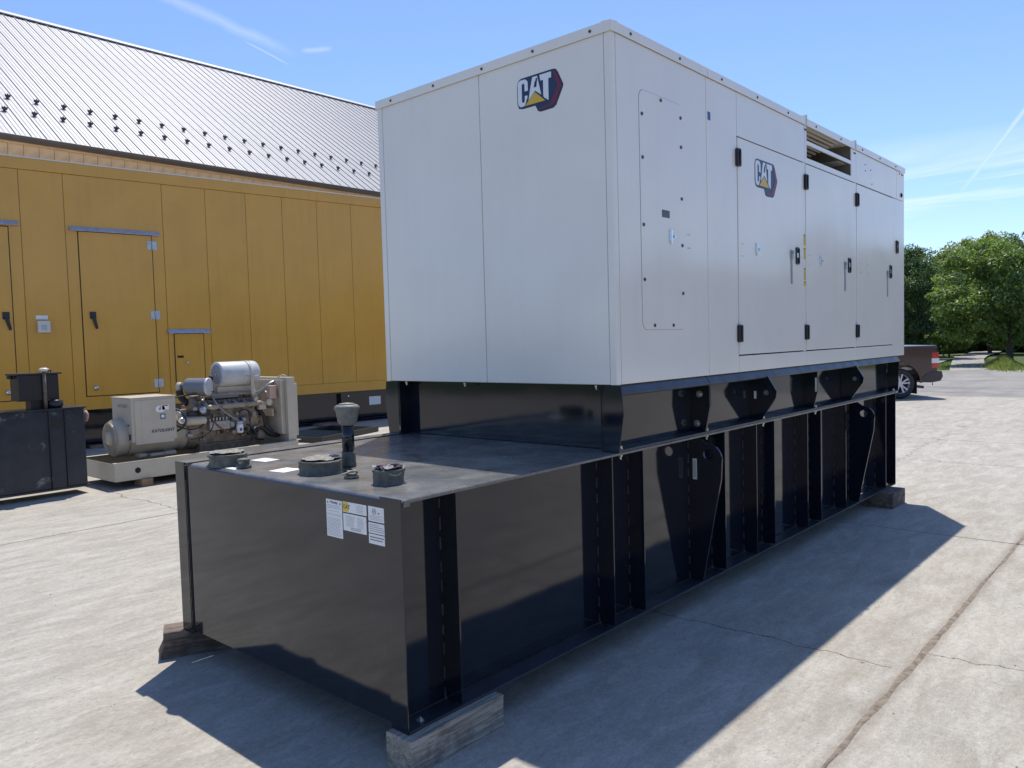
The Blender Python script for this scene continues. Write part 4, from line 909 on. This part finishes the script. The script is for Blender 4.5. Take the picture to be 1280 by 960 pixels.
# flywheel housing, block, heads, covers
fh = MB().lathe((3.20, AY, .64), (1, 0, 0), [(.24, 0), (.29, .02), (.30, .06), (.30, .16), (.26, .20)], 28).build('flywheel_housing', ENG, EN)
for k in range(12):
    a = R(30*k); MB().cyl((3.205, AY+.275*math.cos(a), .64+.275*math.sin(a)), (3.188, AY+.275*math.cos(a), .64+.275*math.sin(a)), .012, 6, smooth=False).build('bolt', BOLT, fh)
eb = MB().prism([(AY-.22, .42), (AY+.22, .42), (AY+.27, .60), (AY+.25, .98), (AY-.25, .98), (AY-.27, .60)], 'x', 3.36, 4.34).build('engine_block', ENG, EN, .012)
MB().prism([(AY-.17, .27), (AY+.17, .27), (AY+.21, .418), (AY-.21, .418)], 'x', 3.40, 4.30).build('oil_pan', ENG, EN, .015)
for k in range(6):
    x = 3.40+k*.155
    h = MB().box(x, x+.145, AY-.22, AY+.22, .982, 1.055).build('cylinder_head', ENG, EN, .012)
    MB().box(x+.012, x+.133, AY-.16, AY+.10, 1.056, 1.125).build('rocker_cover', ENG, EN, .018)
    for s in (-1, 1): MB().cyl((x+.0725, AY-.03+s*.09, 1.124), (x+.0725, AY-.03+s*.09, 1.142), .012, 6, smooth=False).build('bolt', BOLT, h)
    MB().box(x+.01, x+.135, AY-.285, AY-.262, .63, .78).build('side_cover', ENG, EN, .008)
    MB().tube([(x+.07, AY-.20, 1.02), (x+.07, AY-.30, 1.01), (x+.07, AY-.33, .97)], .030, 10).build('exhaust_port', ENG, EN)
    MB().tube([(x+.10, AY-.10, 1.13), (x+.115, AY-.24, 1.06), (3.50+.03*k, AY-.34, .82)], .0045, 6).build('fuel_line', mat('tarnished_line', (.30, .27, .24), .4, metal=.4), EN)
MB().tube([(3.36, AY-.33, .955), (3.8, AY-.335, .955), (4.34, AY-.33, .96)], .042, 14).build('exhaust_manifold', ENG, EN)
MB().tube([(3.42, AY-.24, 1.12), (3.8, AY-.24, 1.135), (4.28, AY-.24, 1.12)], .024, 12).build('water_rail', ENG, EN)
MB().box(3.62, 4.02, AY-.262, AY-.235, 1.075, 1.115).build('name_plate', PRINT, EN, .004)
# turbo, starter, pump, filter, alternator-charger
tb = MB().lathe((3.30, AY-.12, 1.00), (1, 0, 0), [(.05, 0), (.10, .01), (.115, .05), (.10, .09), (.05, .11), (.05, .16)], 22).build('turbocharger', ENG, EN)
MB().lathe((3.46, AY-.12, 1.00), (1, 0, 0), [(.05, 0), (.085, .01), (.095, .05), (.05, .09)], 22).build('turbo_housing', ZINC, tb)
MB().lathe((3.06, 8.50, .86), (1, 0, 0), [(.05, 0), (.078, .01), (.078, .05), (.07, .07), (.05, .09)], 20).build('starter_end', ZINC, EN)
MB().lathe((3.15, 8.44, .78), (.95, -.1, 0), [(.045, 0), (.065, .01), (.065, .28), (.045, .30)], 20).build('starter_motor', OFFW, EN)
MB().cyl((3.17, 8.40, .895), (3.33, 8.39, .895), .032, 14).build('starter_solenoid', BLACKSAT, EN)
MB().lathe((3.08, 8.42, .80), (0, -1, 0), [(.04, 0), (.05, .01), (.05, .05), (.03, .06)], 16).build('charger_pulley', CHROME, EN)
fp = MB().box(3.48, 3.80, 8.36, 8.46, .62, .75).build('injection_pump', mat('dull_aluminium', (.38, .37, .35), .4, metal=.5, var=.4, vscale=20), EN, .012)
for k in range(6): MB().cyl((3.51+k*.052, 8.41, .75), (3.51+k*.052, 8.41, .80), .013, 8, smooth=False).build('pump_outlet', BOLT, fp)
MB().lathe((3.80, 8.41, .685), (1, 0, 0), [(.055, 0), (.06, .02), (.06, .06), (.03, .08)], 16).build('pump_governor', MATS['dull_aluminium'], fp)
MB().box(3.40, 3.50, 8.36, 8.42, .84, .93).build('control_solenoid', BLACKSAT, EN, .008)
MB().lathe((3.41, 8.39, .90), (-.2, -.3, .15), [(.03, 0), (.045, .01), (.045, .11), (.02, .12)], 14).build('fuel_filter', ZINC, EN)
of = MB().lathe((3.96, 8.38, .54), (0, 0, 1), [(.035, 0), (.050, .008), (.052, .02), (.052, .125), (.045, .135)], 22).build('oil_filter', WHITE, EN)
MB().box(3.93, 3.97, 8.3255, 8.3272, .57, .62).build('filter_print', mat('blue_ink', (.08, .12, .3), .5), of)
MB().lathe((3.96, 8.38, .676), (0, 0, 1), [(.05, 0), (.062, .01), (.062, .035), (.03, .05)], 18).build('filter_head', ZINC, EN)
MB().cyl((4.05, 8.42, .70), (4.05, 8.42, .77), .042, 14).build('dipstick_housing', MATS['dull_aluminium'], EN)
# charge pipes and hoses, wires
for nm, pts, r, m in (
    ('intake_pipe', [(3.22, 8.72, 1.21), (3.25, 8.72, 1.10), (3.30, 8.64, 1.02)], .05, RUBBER),
    ('exhaust_elbow', [(3.52, AY-.12, 1.00), (3.62, 8.62, 1.12), (3.62, 8.60, 1.30), (3.66, 8.60, 1.40)], .036, RUBBER),
    ('coolant_hose', [(4.34, 8.52, 1.10), (4.44, 8.47, 1.16), (4.52, 8.44, 1.24), (4.62, 8.46, 1.27)], .032, MATS['dull_aluminium']),
    ('coolant_hose', [(4.20, 8.46, .50), (4.34, 8.40, .62), (4.44, 8.36, .46), (4.62, 8.40, .44)], .036, RUBBER),
    ('coolant_hose', [(4.30, 8.50, .88), (4.36, 8.38, .80), (4.38, 8.36, .60), (4.50, 8.36, .50)], .030, RUBBER),
    ('coolant_hose', [(3.98, 8.42, .86), (4.06, 8.36, .90), (4.12, 8.36, .84), (4.12, 8.37, .70)], .012, RUBBER),
    ('oil_line', [(3.60, 8.50, 1.14), (3.60, 8.38, 1.00), (3.72, 8.34, .86), (3.94, 8.36, .72)], .012, MATS['tarnished_line']),
    ('wiring', [(3.00, 8.55, .98), (3.08, 8.44, .96), (3.14, 8.38, .84), (3.10, 8.36, .72), (3.02, 8.42, .66)], .014, RUBBER),
    ('wiring', [(3.00, 8.50, .76), (3.12, 8.38, .68), (3.26, 8.37, .66), (3.42, 8.38, .72), (3.44, 8.39, .86)], .010, RUBBER),
    ('wiring', [(3.00, 8.60, 1.12), (3.30, 8.50, 1.16), (3.46, 8.46, 1.20), (3.62, 8.46, 1.18)], .010, RUBBER),
    ('battery_cable', [(3.50, 8.38, .80), (3.62, 8.33, .66), (3.74, 8.32, .56), (3.88, 8.34, .50)], .009, REDH),
    ('wiring', [(3.52, 8.38, .86), (3.54, 8.35, .66), (3.40, 8.36, .55), (3.20, 8.40, .52)], .007, RUBBER),
    ('wiring', [(4.08, 8.38, .66), (4.18, 8.36, .58), (4.22, 8.34, .46), (4.12, 8.36, .42)], .016, RUBBER),
    ('wiring', [(4.16, 8.40, .60), (4.10, 8.36, .50), (4.20, 8.35, .42), (4.34, 8.38, .40)], .012, RUBBER),
    ('breather_hose', [(4.60, 8.34, 1.33), (4.66, 8.30, 1.38), (4.72, 8.26, 1.36), (4.73, 8.23, 1.22)], .010, OFFW)):
    MB().tube(pts, r, 10).build(nm, m, EN)
# small brackets, bolts and castings scattered over the block side
rnd = random.Random(5)
for k in range(26):
    x = rnd.uniform(3.38, 4.30); z = rnd.choice([.50, .58, .83, .90]); r = rnd.uniform(.012, .028)
    MB().cyl((x, AY-.25, z), (x, AY-.25-rnd.uniform(.03, .07), z), r, rnd.choice([6, 12]), smooth=False).build('bolt', rnd.choice([BOLT, ENG, BLACKSAT, ENG]), eb)
for (x, y, z, a, b, c_, m) in ((3.66, 8.40, .93, .09, .05, .05, BLACKSAT), (4.20, 8.40, .80, .07, .06, .08, ENG), (3.30, 8.42, .95, .05, .05, .05, OFFW), (4.26, 8.42, 1.02, .06, .06, .07, OFFW), (3.86, 8.40, .56, .06, .05, .06, ENG), (3.20, 8.42, .58, .08, .06, .05, MATS['dull_aluminium'])):
    MB().box(x-a/2, x+a/2, y-b/2, y+b/2, z-c_/2, z+c_/2).build('bracket', m, EN, .008)
# air cleaner and canister
ac = Vector((3.52, 8.42, 1.262)); ad = Vector((-.62, .78, .02)).normalized()
o = MB().lathe(ac, ad, [(.10, 0), (.128, .004), (.130, .02), (.126, .03), (.126, .30), (.11, .33), (.05, .36), (.045, .45)], 34).build('air_cleaner', mat('grey_plastic', (.17, .18, .20), .4), EN)
MB().lathe(ac-ad*.012, ad, [(.118, 0), (.130, .006), (.1305, .028), (.13, .03)], 34).build('air_cleaner_lid', LGREY, o)
MB().lathe(ac-ad*.016, ad, [(.084, 0), (.088, -.002), (.092, 0)], 34, cap=False).build('lid_ring', LGREY, o)
MB().lathe(ac+ad*.40, ad, [(.062, 0), (.066, .01), (.066, .06), (.05, .07)], 24).build('inlet_collar', OFFW2, o)
mf = MB().lathe((3.74, 8.60, 1.425), (1, .03, 0), [(.165, 0), (.185, .006), (.188, .02), (.188, .60), (.18, .63), (.12, .66)], 40).build('canister', LGREY, EN)
MB().lathe((3.736, 8.60, 1.425), (1, .03, 0), [(.05, -.006), (.06, 0), (.14, .001), (.145, .004)], 32).build('canister_end', mat('mid_grey_paint', (.24, .25, .27), .45), mf)
MB().lathe((3.728, 8.60, 1.425), (1, .03, 0), [(.018, -.01), (.02, .0)], 12).build('wing_nut', CHROME, mf)
MB().lathe((4.19, 8.614, 1.425), (1, .03, 0), [(.188, 0), (.193, 0), (.193, .05), (.188, .05)], 40, cap=False).build('canister_strap', OFFW2, mf)
MB().box(4.20, 4.255, 8.415, 8.425, 1.10, 1.42).build('canister_bracket', OFFW2, mf, .003)
MB().box(3.72, 4.30, 8.55, 8.72, 1.12, 1.24).build('canister_support', OFFW, EN, .01)
MB().tube([(4.12, 8.42, 1.385), (4.2, 8.408, 1.37), (4.33, 8.42, 1.39)], .006, 8).build('strap_wire', OFFW2, mf)
# radiator with shroud
rd = MB().box(4.66, 4.80, 8.17, 9.24, .36, 1.34).build('radiator', OFFW2, EN, .006)
MB().box(4.801, 4.86, 8.20, 9.21, .42, 1.24).build('radiator_guard', OFFW2, rd, .006)
MB().box(4.60, 4.659, 8.24, 9.18, .46, 1.30).build('fan_shroud', OFFW2, rd, .004)
MB().box(4.575, 4.599, 8.22, 8.26, .48, 1.26).build('shroud_edge', OFFW, rd, .002)
MB().box(4.64, 4.8605, 8.14, 9.27, .3505, .3595).build('radiator_foot', OFFW2, rd, .002)
MB().lathe((4.44, AY, .80), (1, 0, 0), [(.03, 0), (.06, .02), (.06, .12)], 16).build('fan_hub', BLACKSAT, EN)
for k in range(6):
    a = R(60*k); o = MB().box(-.012, .012, .05, .38, -.06, .06).build('fan_blade', OFFW, EN, .004); o.location = (4.52, AY, .80); o.rotation_euler = (a, 0, 0)
bx2 = MB().box(4.44, 4.56, 8.30, 8.40, 1.02, 1.22).build('junction_box', PINK, EN, .006)
MB().lathe((4.44, 8.34, .97), (0, -1, 0), [(.05, 0), (.055, .01), (.055, .03), (.03, .04)], 16).build('gauge', OFFW2, EN)
MB().box(4.30, 4.42, 8.38, 8.46, .86, .98).build('bracket', OFFW, EN, .006)

# ------------------------------------------------------------------ pickup truck beyond the far end
TR = empty('pickup_truck', (20.16, 3.54, 0), math.atan2(-.7477, .664), 'dark maroon pickup truck parked beyond the far end of the white generator', 'pickup')
CARW = 1.98
ALLOY = mat('bright_alloy', (.62, .62, .63), .3, metal=.3)
def arch(cx, r, z0, n=12): return [(cx+r*math.cos(a), .40+r*math.sin(a)) for a in [math.pi*(1-i/n) if False else math.pi*i/n for i in range(n+1)]]
HB, HF = -.02, -3.77
body = [(.95, 1.36), (.97, 1.0), (.94, .62), (.72, .50)]
a1 = [(HB+.50*math.cos(a), .42+.52*math.sin(a)) for a in [math.pi*i/14 for i in range(15)]]
a2 = [(HF+.50*math.cos(a), .42+.52*math.sin(a)) for a in [math.pi*i/14 for i in range(15)]]
body += [(a1[0][0], .46)]+a1[1:-1]+[(a1[-1][0], .40)]+[(a2[0][0], .40)]+a2[1:-1]+[(a2[-1][0], .46), (-4.72, .52), (-4.80, .80), (-4.74, 1.12), (-3.30, 1.24), (-3.1, 1.26), (-1.02, 1.26), (-.98, 1.36)]
MB().prism(body, 'y', 0, CARW).build('body', MAROON, TR, .03, seg=3)
MB().prism([(HB+.56*math.cos(a), .42+.58*math.sin(a)) for a in [math.pi*i/14 for i in range(15)]]+[(HB+.50*math.cos(a), .42+.52*math.sin(a)) for a in [math.pi*(14-i)/14 for i in range(15)]], 'y', -.035, .02).build('wheel_flare', MAROON, TR, .008)
MB().box(-.96, .94, .03, CARW-.03, 1.365, 1.40).build('bed_cover', mat('grey_vinyl', (.16, .17, .17), .5), TR, .012)
cabp = [(-3.35, 1.25), (-2.75, 1.86), (-2.5, 1.93), (-1.45, 1.93), (-1.30, 1.86), (-1.06, 1.27)]
cb_ = MB(); n = len(cabp); vs = [(p[0], .02+.16*max(0, p[1]-1.26)/.67, p[1]) for p in cabp]+[(p[0], CARW-.02-.16*max(0, p[1]-1.26)/.67, p[1]) for p in cabp]
cb_.add(vs, [tuple(range(n))[::-1], tuple(range(n, 2*n))]+[(i, (i+1) % n, n+(i+1) % n, n+i) for i in range(n)]); cb_.build('cab', MAROON, TR, .03, seg=3)
for wx in (((-2.95, 1.34), (-2.62, 1.80), (-2.12, 1.82), (-2.12, 1.34)), ((-2.02, 1.34), (-2.02, 1.82), (-1.45, 1.80), (-1.28, 1.34))):
    f2_ = [(p[0], .006+.16*max(0, p[1]-1.26)/.67, p[1]) for p in wx]; m_ = MB(); k_ = [(p[0], p[1]+.02, p[2]) for p in f2_]
    m_.add(f2_+k_, [(0, 1, 2, 3), (7, 6, 5, 4), (0, 4, 5, 1), (1, 5, 6, 2), (2, 6, 7, 3), (3, 7, 4, 0)]).build('side_window', GLASS, TR)
MB().add([(-3.28, .12, 1.33), (-3.28, CARW-.12, 1.33), (-2.80, CARW-.22, 1.82), (-2.80, .22, 1.82), (-3.24, .12, 1.30), (-3.24, CARW-.12, 1.30), (-2.76, CARW-.22, 1.79), (-2.76, .22, 1.79)], [(0, 1, 2, 3), (4, 7, 6, 5), (0, 4, 5, 1), (1, 5, 6, 2), (2, 6, 7, 3), (3, 7, 4, 0)]).build('windscreen', GLASS, TR)
MB().add([(-1.075, .18, 1.40), (-1.075, CARW-.18, 1.40), (-1.255, CARW-.24, 1.80), (-1.255, .24, 1.80), (-1.10, .18, 1.38), (-1.10, CARW-.18, 1.38), (-1.28, CARW-.24, 1.78), (-1.28, .24, 1.78)], [(0, 1, 2, 3), (4, 7, 6, 5), (0, 4, 5, 1), (1, 5, 6, 2), (2, 6, 7, 3), (3, 7, 4, 0)]).build('rear_window', GLASS, TR)
for y0, y1 in ((-.008, .16), (CARW-.16, CARW+.008)):
    tlp = MB().box(.795, .985, y0, y1, .80, 1.22).build('tail_light', REDL, TR, .02)
    MB().box(.79, .989, y0-.004, y1+.004 if y0 > 1 else y1, .93, 1.06).build('reversing_lens', CLRL, tlp, .01)
MB().prism([(.42, .44), (.62, .64), (.80, .73), (1.06, .72), (1.09, .58), (1.03, .46), (.80, .42)], 'y', -.02, CARW+.02).build('rear_bumper', mat('bumper_grey_brown', (.055, .042, .040), .35), TR, .02)
MB().prism([(-4.90, .50), (-4.93, .75), (-4.80, .80), (-4.70, .50)], 'y', .0, CARW).build('front_bumper', CHROME, TR, .02)
for y0, y1 in ((-.006, .30), (CARW-.30, CARW+.006)): MB().box(-4.79, -4.55, y0, y1, .88, 1.08).build('headlight', CLRL, TR, .02)
MB().box(-4.815, -4.78, .34, CARW-.34, .80, 1.08).build('grille', BLACKSAT, TR, .01)
MB().box(.395, .42, .02, .30, .13, .50).build('mud_flap', RUBBER, TR, .004)
MB().tube([(.10, .35, .36), (.40, .22, .33), (.68, .20, .29)], .038, 12).build('exhaust_pipe', RUST, TR)
MB().box(.98, 1.12, .90, 1.02, .38, .46).build('tow_hitch', BLACKSAT, TR, .006)
MB().cyl((.88, .12, .40), (.88, .12, .34), .012, 8).build('tow_eye', BLACKSAT, TR)
for s in (-2.1,): MB().box(s-.09, s+.09, -.025, -.002, 1.08, 1.11).build('door_handle', CHROME, TR, .006)
MB().box(-2.075, -2.070, -.002, .001, .50, 1.26).box(-1.03, -1.022, -.002, .001, .50, 1.33).box(-3.10, -3.095, -.002, .001, .50, 1.25).build('door_gap', DARK, TR)
MB().box(-2.98, -2.86, -.26, -.03, 1.28, 1.46).build('wing_mirror', MAROON, TR, .03)
MB().box(-3.6, -.2, .15, CARW-.15, .30, .45).build('chassis', BLACKSAT, TR, .01)
for cx in (HB, HF):
    for y, d in ((.02, 1), (CARW-.02, -1)):
        tp = [(.265, 0), (.36, -.002), (.392, .02), (.405, .06), (.405, .20), (.392, .245), (.36, .265), (.265, .265)]
        wh = MB().lathe((cx, y, .405), (0, d, 0), tp+[tp[0]], 40, cap=False).build('wheel', RUBBER, TR)
        rm = MB().lathe((cx, y+.004*d, .405), (0, d, 0), [(.262, -.006), (.268, 0), (.250, .03), (.245, .12)], 40, cap=False); rm.build('rim', ALLOY, wh)
        MB().cyl((cx, y+.10*d, .405), (cx, y+.11*d, .405), .245, 32).build('brake_disc', DARK, wh)
        sp_ = MB()
        for k in range(5):
            for e in (-9, 9):
                a = R(72*k+90+e); a2_ = R(72*k+90+e*1.5)
                c0 = (cx+.05*math.cos(a), .405+.05*math.sin(a)); c1 = (cx+.255*math.cos(a2_), .405+.255*math.sin(a2_))
                nx_, nz_ = -math.sin(a)*.018, math.cos(a)*.018
                ya_, yb_ = sorted((y+.012*d, y+.05*d))
                sp_.prism([(c0[0]-nx_, c0[1]-nz_), (c1[0]-nx_*1.1, c1[1]-nz_*1.1), (c1[0]+nx_*1.1, c1[1]+nz_*1.1), (c0[0]+nx_, c0[1]+nz_)], 'y', ya_, yb_)
        sp_.cyl((cx, y+.008*d, .405), (cx, y+.05*d, .405), .07, 20)
        sp_.build('spokes', ALLOY, wh, kind='stuff')

# ------------------------------------------------------------------ trees
def crown_mesh(name, seed, n_cl, per, leaf, m, rx=1., rz=1., low=.0, holes=.12):
    rnd = random.Random(seed); vs = []; fs = []
    cl = []
    while len(cl) < n_cl:
        p = Vector((rnd.uniform(-1, 1), rnd.uniform(-1, 1), rnd.uniform(-1, 1)))
        if p.length > 1 or p.length < .28: continue
        w_ = 1.0-.28*max(0, p.z)-.18*max(0, -p.z-.3)
        if math.hypot(p.x, p.y) > w_: continue
        if p.length < .62 and rnd.random() < .55: continue
        cl.append((p, rnd.uniform(.13, .27)))
    for c, r in cl:
        if rnd.random() < holes: continue
        sq = rnd.uniform(.5, .85)
        for _ in range(per):
            d = Vector((rnd.gauss(0, 1), rnd.gauss(0, 1), rnd.gauss(0, 1)))
            d = d.normalized()*(r*rnd.random()**.4); d.z *= sq
            p = Vector(((c.x+d.x)*rx, (c.y+d.y)*rx, (c.z+d.z)*rz))
            nrm = (Vector((rnd.uniform(-1, 1), rnd.uniform(-1, 1), rnd.uniform(-.2, 1.5)))+d.normalized()*.5).normalized()
            a = nrm.orthogonal().normalized(); a.rotate(Matrix.Rotation(rnd.uniform(0, 6.28), 3, nrm)); b = nrm.cross(a)
            s1 = leaf*rnd.uniform(.6, 1.35); s2 = s1*rnd.uniform(.35, .6); k = len(vs)
            vs += [p-a*s1, p-b*s2+nrm*s1*.15, p+a*s1, p+b*s2+nrm*s1*.15]; fs.append((k, k+1, k+2, k+3))
    me = bpy.data.meshes.new(name); me.from_pydata([tuple(v) for v in vs], [], fs); me.materials.append(m); me.update()
    return me
CROWNS = {}
def get_crown(kind, rr, hh):
    key = (kind,)
    if key not in CROWNS:
        sd = {'dark': 11, 'green': 23, 'light': 37, 'wood': 51}[kind[0]]+kind[1]*100
        m = {'dark': LEAF_D, 'green': LEAF_G, 'light': LEAF_Y, 'wood': LEAF_D}[kind[0]]
        CROWNS[key] = crown_mesh('crown', sd, 190, 150 if kind[0] != 'wood' else 80, .036 if kind[0] != 'wood' else .055, m, holes=.06)
    return CROWNS[key]
def tree(x, y, h, r, cb, kind, label, cat='tree', group=None, trunk=.18, name='leafy_tree', base=-.06, off=(0, 0)):
    t = empty(name, (x, y, base), random.uniform(0, 6.28) if off == (0, 0) else 0, label, cat, group)
    hh = (h-cb)/2
    c = inst('crown', get_crown(kind, r, hh), t, (*off, cb+hh), (0, 0, 0), (r, r*random.uniform(.9, 1.1), hh))
    mb = MB(); rnd = random.Random(int(x*7+y*13))
    mb.tube([(0, 0, 0), (.05*r, .02, cb*.6), (0, .05, cb+hh*.5), (.04, 0, cb+hh*1.5)], trunk, 9, trunk*.25)
    for k in range(6):
        a = k*1.05+rnd.uniform(-.3, .3); z = cb+hh*(.05+.13*k); L = r*rnd.uniform(.55, .85)
        mb.tube([(0, 0, z), (L*.45*math.cos(a), L*.45*math.sin(a), z+hh*.25), (L*math.cos(a), L*math.sin(a), z+hh*.65)], trunk*.45, 7, trunk*.08)
    mb.build('trunk', BARK, t, kind='stuff' if False else None); return t
tree(52.5, 11.2, 6.95, 2.45, .7, ('dark', 0), 'dark dense tree rising directly behind the maroon pickup truck')
tree(41.9, 4.62, 6.25, 2.9, .85, ('green', 0), 'broad green tree with dark trunk right of the driveway', trunk=.21, off=(1.1, .75))
tree(63.0, 9.2, 8.3, 3.2, .5, ('green', 1), 'mid green tree standing over the driveway behind the broad right-hand tree')
tree(77.4, 13.8, 9.4, 3.6, .3, ('light', 0), 'paler green tree in the gap behind the dark tree by the truck')
tree(91.0, 14.8, 11.3, 4.1, 2.0, ('light', 1), 'tall pale-topped tree above the driveway in the distance')
tree(86.5, 9.9, 11.2, 3.4, 2.0, ('dark', 1), 'tall dark tree showing above the others at the right edge')
tree(82.5, 17.2, 7.6, 3.4, .6, ('dark', 1), 'low dark tree far behind the truck tailgate')
tree(60.5, 16.2, 8.2, 3.6, .8, ('dark', 0), 'dark tree hidden mostly behind the far end of the white enclosure')
tree(58.0, 2.2, 7.4, 3.3, 1.0, ('green', 1), 'green tree just beyond the right edge past the broad tree')
tree(57.2, 10.6, 2.3, 1.3, .3, ('green', 0), 'low green shrub growing beyond the truck tail light', 'bush', trunk=.06)
# closed woodland behind, and the tree line on the open side that shows in the gloss of the panels
rnd = random.Random(3)
for k in range(26):
    a = R(-6+k*1.55+rnd.uniform(-.5, .5)); D = rnd.uniform(98, 118)
    tree(D*math.cos(a), D*math.sin(a), rnd.uniform(6.5, 9.5), rnd.uniform(4.0, 5.5), -.4, ('wood', k % 2), 'dark woodland tree in the far row closing the view', group='trees of the far woodland row', trunk=.2)
for k in range(30):
    a = R(-78+k*2.4+rnd.uniform(-.8, .8)); D = rnd.uniform(52, 74)
    tree(5+D*math.cos(a), D*math.sin(a), rnd.uniform(5.5, 9.5)*(1.15 if k % 7 == 3 else 1), rnd.uniform(2.8, 4.6), .2, ('green' if k % 3 else 'dark', k % 2), 'yard-side tree in the row off to the right of the view', group='trees lining the open side of the yard', trunk=.2)
for k in range(16):
    a = R(188+k*5.5+rnd.uniform(-1, 1)); D = rnd.uniform(55, 80)
    tree(D*math.cos(a), D*math.sin(a), rnd.uniform(6, 9), rnd.uniform(3.5, 5), .2, ('green' if k % 2 else 'dark', k % 2), 'tree in the row behind the photographer', group='trees lining the yard behind the camera', trunk=.2)

for k, (x, y, lb) in enumerate(((66.5, 14.2, 'behind the picnic table'), (68.5, 12.9, 'left of where the driveway ends'), (70.5, 11.4, 'at the end of the driveway'), (71.0, 9.8, 'just right of the driveway end'), (69.0, 8.0, 'behind the trunk of the broad green tree'), (67.5, 6.2, 'at the right edge beyond the broad tree'))):
    tree(x, y, 2.9+.5*(k % 2), 1.9, -.3, ('dark', k % 2), 'dark undergrowth bush '+lb, 'bush', 'dark undergrowth bushes beyond the driveway', trunk=.08, name='bush')

# picnic table far off
PT = empty('picnic_table', (58.6, 11.6, -.06), .5, 'small grey picnic table on the grass right of the truck tail', 'picnic table')
GW = mat('grey_weathered_top', (.40, .39, .36), .8)
for y in (-.28, -.09, .10): MB().box(-.9, .9, y, y+.17, .72, .76).build('table_board', GW, PT, .004)
for y in (-.80, .62): MB().box(-.9, .9, y, y+.22, .42, .46).build('bench_board', GW, PT, .004)
for x in (-.65, .62):
    for s in (-1, 1): MB().prism([(s*.62, 0), (s*.52, 0), (s*.18, .72), (s*.28, .72)] if s > 0 else [(-.62, 0), (-.28, .72), (-.18, .72), (-.52, 0)], 'x', x, x+.04).build('leg', WOOD, PT)
    MB().box(x+.041, x+.08, -.78, .82, .36, .42).build('crossbar', WOOD, PT)
